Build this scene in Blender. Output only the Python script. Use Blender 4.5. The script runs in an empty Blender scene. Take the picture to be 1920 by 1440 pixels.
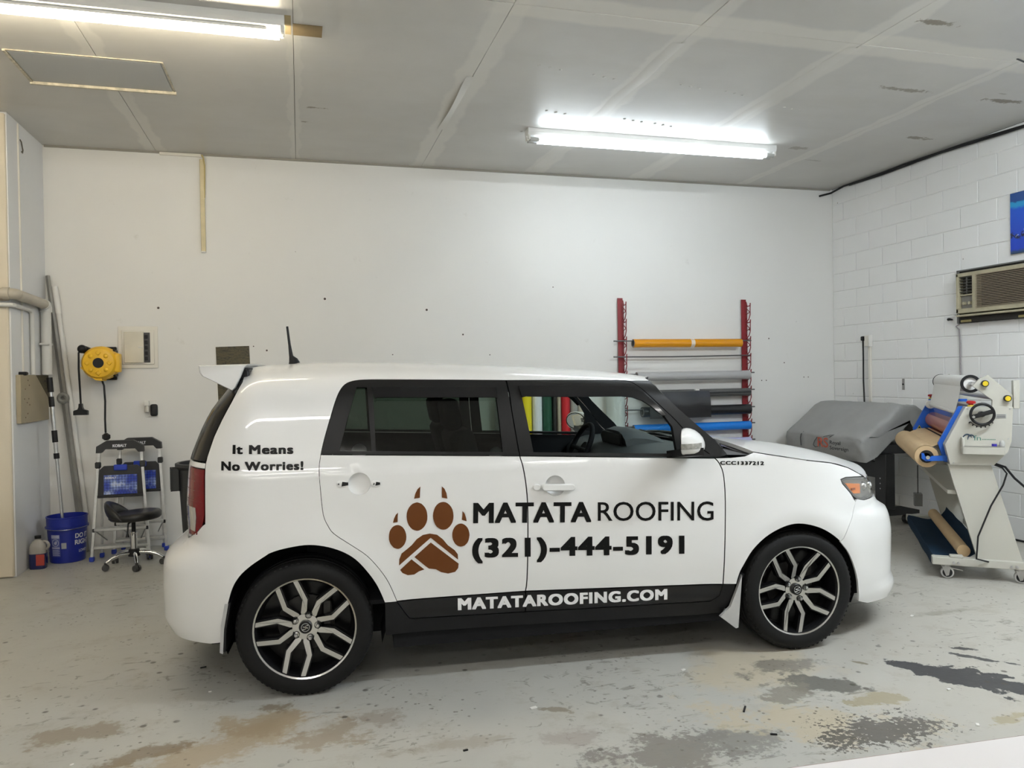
import bpy, bmesh, math, random
from mathutils import Vector, Matrix, geometry, noise
random.seed(7)
PI = math.pi
scene = bpy.context.scene
COL = scene.collection

# ---------------------------------------------------------------- camera, world, exposure
cam_d = bpy.data.cameras.new('camera'); cam = bpy.data.objects.new('camera', cam_d); COL.objects.link(cam)
cam_d.sensor_width = 36.0; cam_d.lens = 1443.27 / 1920 * 36.0; cam_d.clip_start = 0.02
RX = Vector((0.963908, -0.265742, -0.016224)); RY = Vector((0.018370, 0.005593, 0.999816)); RZ = -Vector((0.265602, 0.964028, -0.010273))
cam.matrix_world = Matrix(((RX.x, RY.x, RZ.x, 0), (RX.y, RY.y, RZ.y, 0), (RX.z, RY.z, RZ.z, 1.51607), (0, 0, 0, 1)))
scene.camera = cam
scene.view_settings.view_transform = 'Standard'; scene.view_settings.look = 'None'
scene.view_settings.gamma = 1.0; scene.view_settings.use_curve_mapping = False
scene.view_settings.exposure = 0.90
world = bpy.data.worlds.new('world'); scene.world = world; world.use_nodes = True
world.node_tree.nodes['Background'].inputs[0].default_value = (0.8, 0.88, 1.0, 1)
world.node_tree.nodes['Background'].inputs[1].default_value = 0.25
# fluorescent fixtures: (x0, x1, y, tube colour, tube strength, tubes)
WARM = (1.0, 0.88, 0.67); COOL = (0.84, 0.93, 1.0); MID = (1.0, 0.975, 0.94)
LAMPS = [
    (-2.50, -0.05, 4.752, WARM, 36.0, 1, 'white strip light with one glowing tube on the ceiling above the access panel'),
    (1.925, 4.36, 6.38, COOL, 12.0, 2, 'white strip light with two glowing tubes on the ceiling near the back wall'),
    (-2.50, -0.05, 0.55, MID, 31.0, 2, 'white strip light on the ceiling left of where the photographer stands'),
    (1.50, 3.94, 0.30, MID, 17.0, 2, 'white strip light on the ceiling above the white work table'),
    (2.95, 5.39, 2.20, COOL, 100.0, 2, 'unseen white strip light added on the ceiling to brighten the right wall'),  # added out of view to brighten the right wall
    (-2.50, -0.05, -3.0, MID, 30.0, 2, 'white strip light on the ceiling by the front wall'),
]

# ---------------------------------------------------------------- helpers
class MB:
    """collects shapes into one bmesh"""
    def __init__(self):
        self.bm = bmesh.new(); self.mi = 0
    def _fin(self, verts=None, faces=None):
        for f in faces: f.material_index = self.mi
    def box(self, c, s, bev=0.0, rot=None, seg=1):
        m = Matrix.Translation(c)
        if rot is not None: m = m @ (rot.to_4x4() if len(rot) == 3 else rot)
        n0 = set(self.bm.faces)
        r = bmesh.ops.create_cube(self.bm, size=1.0)
        for v in r['verts']: v.co = m @ Vector((v.co.x * s[0], v.co.y * s[1], v.co.z * s[2]))
        if bev > 0:
            es = list({e for v in r['verts'] for e in v.link_edges})
            bmesh.ops.bevel(self.bm, geom=es, offset=bev, segments=seg, affect='EDGES', profile=0.6)
        self._fin(None, [f for f in self.bm.faces if f not in n0])
        return self
    def ring_loft(self, rings, closed=True, cap=True):
        vs = [[self.bm.verts.new(p) for p in r] for r in rings]
        fs = []
        for a, b in zip(vs[:-1], vs[1:]):
            n = len(a)
            for i in range(n if closed else n - 1):
                j = (i + 1) % n
                fs.append(self.bm.faces.new((a[i], a[j], b[j], b[i])))
        if cap and closed:
            fs.append(self.bm.faces.new(list(reversed(vs[0])))); fs.append(self.bm.faces.new(vs[-1]))
        self._fin(None, fs); return self
    def cyl(self, p0, p1, r0, r1=None, n=16, cap=True):
        p0 = Vector(p0); p1 = Vector(p1); r1 = r0 if r1 is None else r1
        d = (p1 - p0).normalized(); a = d.orthogonal().normalized(); b = d.cross(a)
        ring = lambda p, r: [p + a * (r * math.cos(2 * PI * k / n)) + b * (r * math.sin(2 * PI * k / n)) for k in range(n)]
        return self.ring_loft([ring(p0, r0), ring(p1, r1)], True, cap)
    def tube(self, pts, r, n=8, cap=True):
        pts = [Vector(p) for p in pts]; rings = []
        t = (pts[1] - pts[0]).normalized(); a = t.orthogonal().normalized()
        for i, p in enumerate(pts):
            if i == 0: t = (pts[1] - p)
            elif i == len(pts) - 1: t = (p - pts[i - 1])
            else: t = (pts[i + 1] - p).normalized() + (p - pts[i - 1]).normalized()
            t.normalize(); a = (a - t * a.dot(t)).normalized(); b = t.cross(a)
            rr = r[i] if isinstance(r, (list, tuple)) else r
            rings.append([p + a * (rr * math.cos(2 * PI * k / n)) + b * (rr * math.sin(2 * PI * k / n)) for k in range(n)])
        return self.ring_loft(rings, True, cap)
    def lathe(self, prof, c=(0, 0, 0), axis='Z', n=28, cap=True):
        """prof: list of (radius, height)"""
        c = Vector(c); rings = []
        for r, h in prof:
            rg = []
            for k in range(n):
                x, y = r * math.cos(2 * PI * k / n), r * math.sin(2 * PI * k / n)
                rg.append(c + (Vector((x, y, h)) if axis == 'Z' else Vector((x, h, -y)) if axis == 'Y' else Vector((h, x, y))))
            rings.append(rg)
        return self.ring_loft(rings, True, cap)
    def prism(self, poly, plane, a, b):
        """polygon in a plane ('xz','xy','yz'), from a to b on the third axis"""
        f = {'xz': lambda p, t: (p[0], t, p[1]), 'xy': lambda p, t: (p[0], p[1], t), 'yz': lambda p, t: (t, p[0], p[1])}[plane]
        lo = [self.bm.verts.new(f(p, a)) for p in poly]; hi = [self.bm.verts.new(f(p, b)) for p in poly]
        n = len(poly); fs = [self.bm.faces.new(list(reversed(lo))), self.bm.faces.new(hi)]
        for i in range(n): fs.append(self.bm.faces.new((lo[i], lo[(i + 1) % n], hi[(i + 1) % n], hi[i])))
        self._fin(None, fs); return self
    def grid(self, rows, close=False):
        return self.ring_loft(rows, close, False)
    def ball(self, c, r, n=12, m=8):
        c = Vector(c); r = r if isinstance(r, (tuple, list)) else (r, r, r); rings = []
        for i in range(m + 1):
            ph = PI * (i / m) ; ph = min(max(ph, .02), PI - .02)
            rings.append([c + Vector((r[0] * math.sin(ph) * math.cos(2 * PI * k / n), r[1] * math.sin(ph) * math.sin(2 * PI * k / n), -r[2] * math.cos(ph))) for k in range(n)])
        return self.ring_loft(rings)
    def torus(self, c, R, r, axis=(0, 0, 1), n=32, k=10):
        c = Vector(c); d = Vector(axis).normalized(); a = d.orthogonal().normalized(); b = d.cross(a)
        rings = []
        for i in range(n + 1):
            t = 2 * PI * i / n; e = a * math.cos(t) + b * math.sin(t)
            rings.append([c + e * (R + r * math.cos(2 * PI * j / k)) + d * (r * math.sin(2 * PI * j / k)) for j in range(k)])
        return self.ring_loft(rings, True, False)
    def done(self, name, mats, parent=None, smooth=True, loc=None, angle=38, recalc=True):
        bm = self.bm
        if recalc: bmesh.ops.recalc_face_normals(bm, faces=bm.faces)
        me = bpy.data.meshes.new(name); bm.to_mesh(me); bm.free()
        return link(name, me, mats, parent, smooth, loc, angle)

def link(name, me, mats, parent=None, smooth=True, loc=None, angle=38):
    for m in (mats if isinstance(mats, (list, tuple)) else [mats]): me.materials.append(m)
    if smooth and len(me.polygons):
        me.polygons.foreach_set('use_smooth', [True] * len(me.polygons))
        if angle: me.set_sharp_from_angle(angle=math.radians(angle))
    o = bpy.data.objects.new(name, me); COL.objects.link(o)
    if parent is not None: o.parent = parent
    if loc is not None: o.location = loc
    return o

def thing(name, label, cat, loc=(0, 0, 0), rotz=0.0, group=None):
    o = bpy.data.objects.new(name, None); COL.objects.link(o); o.empty_display_size = 0.1
    o.location = loc; o.rotation_euler = (0, 0, rotz); o['label'] = label; o['category'] = cat
    if group: o['group'] = group
    return o
def tag(o, label, cat, group=None):
    o['label'] = label; o['category'] = cat
    if group: o['group'] = group
    return o
def struct(o):
    o['kind'] = 'structure'; return o
def copy_tree(o, parent=None):
    c = o.copy(); COL.objects.link(c)
    if parent is not None: c.parent = parent
    for ch in list(o.children): copy_tree(ch, c)
    return c

def lerp(a, b, t): return a + (b - a) * t
def inside(poly, x, y):
    c = False; j = len(poly) - 1
    for i in range(len(poly)):
        xi, yi = poly[i]; xj, yj = poly[j]
        if (yi > y) != (yj > y) and x < (xj - xi) * (y - yi) / (yj - yi) + xi: c = not c
        j = i
    return c

# ---------------------------------------------------------------- text
def text_mesh(body, offset=0.0, spacing=1.0, res=4):
    cu = bpy.data.curves.new('t', 'FONT'); cu.body = body; cu.size = 1.0; cu.offset = offset; cu.space_character = spacing
    cu.resolution_u = res; cu.fill_mode = 'FRONT'
    o = bpy.data.objects.new('t', cu); COL.objects.link(o)
    dg = bpy.context.evaluated_depsgraph_get()
    me = bpy.data.meshes.new_from_object(o.evaluated_get(dg))
    bpy.data.objects.remove(o); bpy.data.curves.remove(cu)
    return me
CAP = {}
def put_text(name, body, fn, mat, parent, offset=0.0, spacing=1.0, cuts=(0, 0), nfn=None, caps='H', lift=(0, -1, 0)):
    """fn(u, v): u 0..1 across the words, v 0..1 from baseline to capital height"""
    # offset thickens the strokes: the outline swept over a small square
    me = text_mesh(body, 0, spacing); bm = bmesh.new()
    for ci, (dx, dy) in enumerate(((0, 0),) if not offset else ((0, 0), (-1, -1), (0, -1), (1, -1), (-1, 0), (1, 0), (-1, 1), (0, 1), (1, 1))):
        k = len(bm.verts); bm.from_mesh(me); bm.verts.ensure_lookup_table()
        for v in bm.verts[k:]: v.co.x += dx * offset; v.co.y += dy * offset * .7; v.co.z = ci * 4e-5
    mc = text_mesh(caps, 0)
    y0, y1 = min(v.co.y for v in mc.vertices) - offset * .7, max(v.co.y for v in mc.vertices) + offset * .7; bpy.data.meshes.remove(mc)
    x0, x1 = min(v.co.x for v in bm.verts), max(v.co.x for v in bm.verts)
    for k in range(1, cuts[0]):
        bmesh.ops.bisect_plane(bm, geom=bm.verts[:] + bm.edges[:] + bm.faces[:], plane_co=(lerp(x0, x1, k / cuts[0]), 0, 0), plane_no=(1, 0, 0))
    for k in range(1, cuts[1]):
        bmesh.ops.bisect_plane(bm, geom=bm.verts[:] + bm.edges[:] + bm.faces[:], plane_co=(0, lerp(y0, y1, k / cuts[1]), 0), plane_no=(0, 1, 0))
    uv = [((v.co.x - x0) / (x1 - x0), (v.co.y - y0) / (y1 - y0)) for v in bm.verts]
    bm.verts.index_update()
    lift = Vector(lift)
    for v, (a, b) in zip(bm.verts, uv): v.co = fn(a, b) + lift * v.co.z
    m2 = bpy.data.meshes.new(name); bm.to_mesh(m2); bm.free(); bpy.data.meshes.remove(me)
    o = link(name, m2, mat, parent, smooth=bool(nfn), angle=0)
    if nfn: m2.normals_split_custom_set_from_vertices([nfn(a, b) for a, b in uv])
    return o

# ---------------------------------------------------------------- materials
def srgb(r, g, b):
    f = lambda c: (c / 255 / 12.92) if c / 255 <= 0.04045 else ((c / 255 + 0.055) / 1.055) ** 2.4
    return (f(r), f(g), f(b))
def mat(name, col, rough=0.5, metal=0.0, spec=0.5, coat=0.0, bump=0.0, bscale=40.0, vary=0.0, vscale=6.0, emit=None, estr=0.0, alpha=1.0, trans=0.0, rvary=0.0):
    m = bpy.data.materials.new(name); m.use_nodes = True
    nt = m.node_tree; b = nt.nodes['Principled BSDF']
    b.inputs['Base Color'].default_value = (*col, 1); b.inputs['Roughness'].default_value = rough
    b.inputs['Metallic'].default_value = metal; b.inputs['Specular IOR Level'].default_value = spec
    b.inputs['Coat Weight'].default_value = coat; b.inputs['Coat Roughness'].default_value = 0.03
    b.inputs['Alpha'].default_value = alpha; b.inputs['Transmission Weight'].default_value = trans
    if emit: b.inputs['Emission Color'].default_value = (*emit, 1); b.inputs['Emission Strength'].default_value = estr
    if bump or vary or rvary:
        tc = nt.nodes.new('ShaderNodeTexCoord')
        if vary or rvary:
            nz = nt.nodes.new('ShaderNodeTexNoise'); nz.inputs['Scale'].default_value = vscale; nz.inputs['Detail'].default_value = 5
            nt.links.new(tc.outputs['Object'], nz.inputs['Vector'])
            mr = nt.nodes.new('ShaderNodeMapRange'); mr.inputs[3].default_value = 1 - vary; mr.inputs[4].default_value = 1 + vary * 0.6
            mr.inputs[1].default_value = 0.3; mr.inputs[2].default_value = 0.7
            nt.links.new(nz.outputs[0], mr.inputs[0])
            mx = nt.nodes.new('ShaderNodeVectorMath'); mx.operation = 'SCALE'; mx.inputs[0].default_value = col
            nt.links.new(mr.outputs[0], mx.inputs['Scale']); nt.links.new(mx.outputs[0], b.inputs['Base Color'])
        if bump:
            n2 = nt.nodes.new('ShaderNodeTexNoise'); n2.inputs['Scale'].default_value = bscale; n2.inputs['Detail'].default_value = 4
            nt.links.new(tc.outputs['Object'], n2.inputs['Vector'])
            bp = nt.nodes.new('ShaderNodeBump'); bp.inputs['Strength'].default_value = bump; bp.inputs['Distance'].default_value = 0.01
            nt.links.new(n2.outputs[0], bp.inputs['Height']); nt.links.new(bp.outputs[0], b.inputs['Normal'])
    return m
class NT:
    """small node-graph helper working on world position"""
    def __init__(self, m):
        self.nt = m.node_tree; self.b = self.nt.nodes['Principled BSDF']
        self.pos = self.nt.nodes.new('ShaderNodeNewGeometry').outputs['Position']
    def n(self, t, **kw):
        x = self.nt.nodes.new(t)
        for k, v in kw.items(): setattr(x, k, v)
        return x
    def put(self, sock, v):
        if isinstance(v, bpy.types.NodeSocket): self.nt.links.new(v, sock)
        else: sock.default_value = v
    def math(self, op, a, b=0.0, c=None, clamp=False):
        x = self.n('ShaderNodeMath', operation=op); x.use_clamp = clamp
        self.put(x.inputs[0], a); self.put(x.inputs[1], b)
        if c is not None: self.put(x.inputs[2], c)
        return x.outputs[0]
    def vmath(self, op, a, b):
        x = self.n('ShaderNodeVectorMath', operation=op); self.put(x.inputs[0], a); self.put(x.inputs[1], b); return x
    def noise(self, scale, detail=4, rough=0.5, vec=None, dist=0.0, out=0):
        x = self.n('ShaderNodeTexNoise'); x.inputs['Scale'].default_value = scale; x.inputs['Detail'].default_value = detail
        x.inputs['Roughness'].default_value = rough; x.inputs['Distortion'].default_value = dist
        self.nt.links.new(vec if vec is not None else self.pos, x.inputs['Vector']); return x.outputs[out]
    def ramp(self, v, lo, hi, a=0.0, b=1.0):
        x = self.n('ShaderNodeMapRange'); x.clamp = True
        self.put(x.inputs[0], v); x.inputs[1].default_value = lo; x.inputs[2].default_value = hi; x.inputs[3].default_value = a; x.inputs[4].default_value = b
        return x.outputs[0]
    def mix(self, f, a, b):
        x = self.n('ShaderNodeMix', data_type='RGBA'); self.put(x.inputs[0], f)
        for s, v in ((x.inputs[6], a), (x.inputs[7], b)):
            self.put(s, v if isinstance(v, bpy.types.NodeSocket) else (*v, 1))
        return x.outputs[2]
    def spot(self, c, r, edge=0.25, wob=0.5, wscale=4.0, ang=0.0, speck=0.0, sscale=30.0):
        """irregular patch around c (xyz) with radii r; 0..1"""
        d = self.vmath('SUBTRACT', self.pos, tuple(c)).outputs[0]
        mp = self.n('ShaderNodeMapping'); mp.vector_type = 'TEXTURE'; mp.inputs['Rotation'].default_value = (0, 0, ang)
        mp.inputs['Scale'].default_value = tuple(max(q, 1e-3) for q in r); self.nt.links.new(d, mp.inputs['Vector'])
        ln = self.n('ShaderNodeVectorMath', operation='LENGTH'); self.nt.links.new(mp.outputs[0], ln.inputs[0])
        w = self.math('MULTIPLY_ADD', self.noise(wscale, 5, 0.6), wob * 2, -wob)
        v = self.math('ADD', ln.outputs['Value'], w)
        if speck: v = self.math('ADD', v, self.math('MULTIPLY_ADD', self.noise(sscale, 4, 0.65), speck * 2, -speck))
        return self.ramp(v, 1.0, 1.0 - edge)
    def bump(self, h, strength=0.3, dist=0.01):
        bp = self.n('ShaderNodeBump'); bp.inputs['Strength'].default_value = strength; bp.inputs['Distance'].default_value = dist
        self.nt.links.new(h, bp.inputs['Height']); self.nt.links.new(bp.outputs[0], self.b.inputs['Normal'])

BLACK = mat('black_plastic', (0.010, 0.010, 0.011), 0.42, spec=0.3)
RUBBER = mat('black_rubber', (0.016, 0.016, 0.016), 0.75, bump=0.1, bscale=200)
STEEL = mat('steel', (0.5, 0.5, 0.5), 0.32, 1.0)
CHROME = mat('chrome', (0.75, 0.75, 0.75), 0.08, 1.0)
ALU = mat('aluminium', (0.62, 0.62, 0.61), 0.34, 1.0, vary=0.1, vscale=20)
GALV = mat('galvanised_metal', (0.45, 0.44, 0.42), 0.45, 0.8, vary=0.2, vscale=15)
WHITE_P = mat('white_plastic', (0.75, 0.74, 0.7), 0.4)
CREAM = mat('cream_paint', (0.68, 0.64, 0.53), 0.5, vary=0.08)
CLEAR = None
# ---------------------------------------------------------------- room
XL, XR, YB, ZC = -2.175, 6.072, 7.741, 3.644
XW, YF = -3.6, -4.0                     # outer left wall, front wall

# floor
m = mat('painted_concrete', (0.3, 0.3, 0.28), 0.4)
g = NT(m)
big = g.noise(0.55, 5, 0.55); mid = g.noise(3.0, 6, 0.6)
sep = g.n('ShaderNodeSeparateXYZ'); g.nt.links.new(g.pos, sep.inputs[0])
col = g.mix(g.ramp(big, 0.38, 0.62), srgb(152, 152, 147), srgb(164, 163, 156))
col = g.mix(g.ramp(g.math('ADD', sep.outputs[0], g.math('MULTIPLY', big, 2.0)), 2.6, 4.2), col, srgb(156, 153, 145))
col = g.mix(g.math('MULTIPLY', g.ramp(g.noise(4.5, 8, 0.72), 0.54, 0.70), 0.5), col, srgb(130, 122, 108))
fine = g.noise(11.0, 6, 0.7, dist=0.6)
gate = g.noise(0.9, 3, 0.5)
col = g.mix(g.math('MULTIPLY', g.ramp(g.math('ADD', fine, g.math('MULTIPLY', gate, 0.25)), 0.735, 0.785), 0.6), col, srgb(92, 86, 76))
scr = g.n('ShaderNodeMapping'); scr.inputs['Scale'].default_value = (5, 22, 5); scr.inputs['Rotation'].default_value = (0, 0, 0.35); g.nt.links.new(g.pos, scr.inputs[0])
scuff = g.noise(1.0, 5, 0.62, vec=scr.outputs[0])
col = g.mix(g.math('MULTIPLY', g.ramp(g.math('ADD', scuff, g.math('MULTIPLY', gate, 0.3)), 0.77, 0.83), 0.5), col, srgb(92, 86, 76))
def fl(c, r, colr, amt=1.0, **k):
    global col
    col = g.mix(g.math('MULTIPLY', g.spot((c[0], c[1], 0), (r[0], r[1], 1), **k), amt), col, colr)
# worn bare patches, stains and dark paint that the floor itself carries
L_ = dict(edge=0.45, wob=1.7, wscale=5, speck=0.9, sscale=30)
fl((-0.40, 3.36), (0.55, 0.15), srgb(146, 133, 112), 0.8, ang=0.45, **L_)
fl((-0.20, 3.58), (0.20, 0.15), srgb(138, 124, 102), 0.8, ang=0.3, **L_)
fl((-0.60, 3.42), (0.22, 0.08), srgb(112, 99, 80), 0.8, ang=0.3, **L_)
fl((-0.95, 3.70), (0.22, 0.10), srgb(118, 106, 88), 0.7, **L_)
fl((-0.15, 3.72), (0.12, 0.06), srgb(112, 100, 82), 0.8, **L_)
fl((0.10, 3.36), (0.16, 0.14), srgb(132, 120, 102), 0.75, **L_)
fl((0.34, 3.46), (0.12, 0.09), srgb(126, 116, 104), 0.6, **L_)
fl((1.06, 3.02), (0.13, 0.10), srgb(132, 124, 118), 0.6, **L_)
fl((0.62, 3.12), (0.30, 0.05), srgb(134, 125, 112), 0.5, **L_)
fl((1.42, 2.80), (0.34, 0.17), srgb(104, 100, 95), 0.85, edge=0.3, wob=1.5, wscale=6, speck=1.0, sscale=36)
fl((1.70, 2.80), (0.22, 0.15), srgb(108, 107, 103), 0.8, edge=0.3, wob=1.5, wscale=6, speck=1.0, sscale=36)
fl((2.22, 3.42), (0.45, 0.40), srgb(163, 153, 132), 0.7, edge=0.5, wob=1.3, wscale=3, speck=0.4, sscale=18)
fl((2.10, 2.86), (0.50, 0.18), srgb(160, 150, 128), 0.7, ang=-0.5, **L_)
fl((2.40, 3.17), (0.22, 0.13), srgb(88, 87, 82), 0.9, edge=0.25, wob=1.7, wscale=7, speck=0.6, sscale=26, ang=-0.5)
fl((2.20, 3.18), (0.16, 0.12), srgb(112, 108, 99), 0.8, edge=0.3, wob=1.7, wscale=7, speck=0.9, sscale=26)
fl((2.36, 3.44), (0.22, 0.09), srgb(104, 100, 93), 0.8, edge=0.4, wob=1.7, wscale=7, speck=0.7, sscale=26)
fl((2.34, 2.70), (0.28, 0.13), srgb(82, 79, 74), 0.95, edge=0.15, wob=1.1, wscale=6, speck=1.9, sscale=38)
fl((2.54, 2.97), (0.13, 0.07), srgb(134, 125, 100), 0.8, edge=0.25, wob=1.9, wscale=9, speck=0.4, sscale=40)
fl((3.09, 3.07), (0.25, 0.12), srgb(58, 58, 59), 1.0, edge=0.08, wob=1.7, wscale=6, ang=-0.95, speck=0.25, sscale=25)
fl((3.22, 2.93), (0.21, 0.12), srgb(58, 58, 59), 1.0, edge=0.08, wob=1.9, wscale=7, ang=-0.9, speck=0.25, sscale=25)
fl((3.42, 3.20), (0.15, 0.026), srgb(64, 64, 64), 0.95, edge=0.1, wob=1.9, wscale=8, ang=-0.9, speck=0.3)
fl((3.44, 3.36), (0.06, 0.03), srgb(64, 64, 64), 0.95, edge=0.1, wob=1.9, wscale=8, ang=-0.5)
fl((2.77, 3.37), (0.07, 0.018), srgb(110, 102, 84), 0.9, edge=0.2, wob=1.3, wscale=9, ang=-0.9)
fl((1.10, 3.30), (0.08, 0.03), srgb(112, 104, 88), 0.8, edge=0.3, wob=1.9, wscale=12, ang=-0.5, speck=.5, sscale=40)
fl((2.91, 2.62), (0.13, 0.045), srgb(138, 128, 102), 0.8, edge=0.3, wob=1.9, wscale=8, ang=0.3, speck=.4)
fl((3.9, 3.9), (0.30, 0.05), srgb(120, 114, 102), 0.6, edge=0.5, wob=1.7, wscale=6, speck=.5)
fl((-0.66, 5.90), (0.12, 0.06), srgb(124, 112, 92), 0.6, **L_)
# spatter
dots = g.n('ShaderNodeTexVoronoi'); dots.inputs['Scale'].default_value = 9; g.nt.links.new(g.pos, dots.inputs['Vector'])
dsel = g.math('MULTIPLY', g.ramp(dots.outputs['Distance'], 0.16, 0.10), g.ramp(g.noise(2.2, 3), 0.5, 0.6))
col = g.mix(g.math('MULTIPLY', dsel, 0.8), col, srgb(62, 57, 50))
dots2 = g.n('ShaderNodeTexVoronoi'); dots2.inputs['Scale'].default_value = 21; g.nt.links.new(g.pos, dots2.inputs['Vector'])
dsel2 = g.math('MULTIPLY', g.ramp(dots2.outputs['Distance'], 0.17, 0.12), g.ramp(g.noise(1.6, 3), 0.46, 0.6))
col = g.mix(g.math('MULTIPLY', dsel2, 0.75), col, srgb(78, 72, 62))
vm = g.n('ShaderNodeVectorMath', operation='SCALE'); g.nt.links.new(col, vm.inputs[0]); vm.inputs['Scale'].default_value = 1.30
g.b.inputs['Specular IOR Level'].default_value = 0.35
g.nt.links.new(vm.outputs[0], g.b.inputs['Base Color'])
g.nt.links.new(g.ramp(mid, 0.3, 0.7, 0.30, 0.48), g.b.inputs['Roughness'])
g.bump(g.math('ADD', g.noise(60, 4), g.math('MULTIPLY', fine, 0.8)), 0.10, 0.006)
FLOORM = m
struct(MB().box(((XW + XR) / 2, (YF + YB) / 2, -0.06), (XR - XW + .6, YB - YF + .6, 0.12)).done('floor', FLOORM, smooth=False))

# walls
def wall_mat(name, c0, c1, speck=True, rough=0.5):
    m = mat(name, c0, rough); g = NT(m)
    col = g.mix(g.ramp(g.noise(0.7, 5), 0.35, 0.65), c0, c1)
    if speck:
        col = g.mix(g.math('MULTIPLY', g.ramp(g.noise(5.0, 6, 0.7), 0.66, 0.8), 0.25), col, srgb(150, 142, 126))
        v = g.n('ShaderNodeTexVoronoi'); v.inputs['Scale'].default_value = 3.2; g.nt.links.new(g.pos, v.inputs['Vector'])
        col = g.mix(g.math('MULTIPLY', g.ramp(v.outputs['Distance'], 0.022, 0.012), g.ramp(g.noise(1.3, 2), 0.5, 0.58)), col, srgb(90, 82, 72))
    g.nt.links.new(col, g.b.inputs['Base Color'])
    g.bump(g.noise(35, 5, 0.6), 0.08, 0.004)
    return m
BACKM = wall_mat('white_wall_paint', srgb(222, 221, 217), srgb(226, 225, 221))
BLOCKM = wall_mat('block_wall_paint', srgb(236, 236, 234), srgb(240, 240, 239), rough=0.45)
SIDEM = wall_mat('side_wall_paint', srgb(222, 223, 224), srgb(228, 229, 229))
COLM = wall_mat('cream_pillar_paint', srgb(214, 203, 182), srgb(220, 210, 190))
TRIMM = wall_mat('white_trim_paint', srgb(222, 218, 206), srgb(226, 222, 212), speck=False)
o = MB().box(((XW + XR) / 2, YB + .1, ZC / 2), (XR - XW + .5, .2, ZC)).done('wall_back', BACKM, smooth=False); struct(o); WB = o
mb = MB()
for x, z in ((629, 548), (813, 569), (922, 616), (470, 352), (305, 580), (835, 662), (890, 673)):
    pass
for x, z, r in ((0.25, 2.30, .012), (1.25, 2.20, .012), (-1.25, 2.20, .011), (1.62, 1.95, .009), (2.6, 2.45, .006), (-.30, 1.80, .009), (-.42, 1.84, .006), (5.2, 1.9, .008), (5.66, 1.45, .006), (5.72, 1.45, .006), (5.1, 1.42, .007), (5.16, 1.42, .007), (.9, 1.75, .006), (1.9, 1.74, .006), (-.62, 1.33, .008), (-.55, 1.33, .006), (5.4, 1.62, .007), (4.95, 2.0, .01)):
    mb.cyl((x, YB + .001, z), (x, YB - .0015, z), r, n=8)
o = mb.done('nail_hole', mat('hole_dark', (0.08, 0.06, 0.05), 0.9), WB); o['kind'] = 'stuff'
mb = MB().box((1.94, YB - .008, 3.636), (8.2, .016, .018)); o = mb.done('trim_shade_1', mat('ceiling_joint_shade', srgb(150, 146, 136), 0.7), smooth=False); struct(o)  # strip with the shade of the wall-ceiling joint put into its colour
# left wall: a deep jog whose side carries pipes, front face cream
MBX = MB(); MBX.box(((XW + XL) / 2, (6.865 + YB) / 2, ZC / 2), (XL - XW, YB - 6.865, ZC))
o = MBX.done('wall_left', SIDEM, smooth=False); struct(o); WLEFT = o
o = MB().box(((XW + XL - .004) / 2, 6.855, 2.9), (XL - .012 - XW, .03, 1.46), .006).done('plaster_panel', COLM, WLEFT, smooth=False)
o = MB().box(((XW + XL - .004) / 2, 6.853, 1.08), (XL - .016 - XW, .034, 2.15), .008).done('plaster_panel', COLM, WLEFT, smooth=False)
o = MB().box((XW - .1, (YF + YB) / 2, ZC / 2), (.2, YB - YF, ZC)).done('wall_left', BACKM, smooth=False); struct(o)
o = MB().box(((XW + XR) / 2, YF - .1, ZC / 2), (XR - XW + .5, .2, ZC)).done('wall_front', BACKM, smooth=False); struct(o)
# right wall: concrete blocks standing proud of their mortar
o = MB().box((XR + .1075, (YF + YB) / 2, ZC / 2), (.2, YB - YF, ZC)).done('wall_right', BLOCKM, smooth=False); struct(o); WR = o
o = MB().box((XR - .001, (YF + 4.2) / 2, ZC / 2), (.014, 4.2 - YF, ZC)).done('plaster_panel', BLOCKM, WR, smooth=False)
CH = 0.2032; BL = 0.4064
blk = MB().box((0.007, 0, 0), (0.024, BL - .006, CH - .006), .004).done('block', BLOCKM, WR, smooth=False)
half = {}
first = True
def put_block(y0, y1, k):
    z0 = k * CH; z1 = min(z0 + CH, ZC)
    L = y1 - y0
    if L < .03: return
    key = (round(L, 3), round(z1 - z0, 3))
    if key == (round(BL, 3), round(CH, 3)):
        global first
        if first: b = blk; first = False
        else: b = blk.copy(); COL.objects.link(b)
    elif key in half: b = half[key].copy(); COL.objects.link(b)
    else:
        b = MB().box((0.007, 0, 0), (0.024, L - .006, z1 - z0 - .006), .004).done('block', BLOCKM, WR, smooth=False); half[key] = b
    b.location = (XR + .005 + random.uniform(-.0012, .0012), (y0 + y1) / 2, (z0 + z1) / 2)
for k in range(18):
    ph = 5.926 + (BL / 2 if k % 2 else 0)
    ys = sorted({4.2, YB} | {ph + n * BL for n in range(-12, 12) if 4.2 < ph + n * BL < YB})
    # a window-sized hole holds the air conditioner
    for a, b in zip(ys[:-1], ys[1:]):
        put_block(a, b, k)

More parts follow.
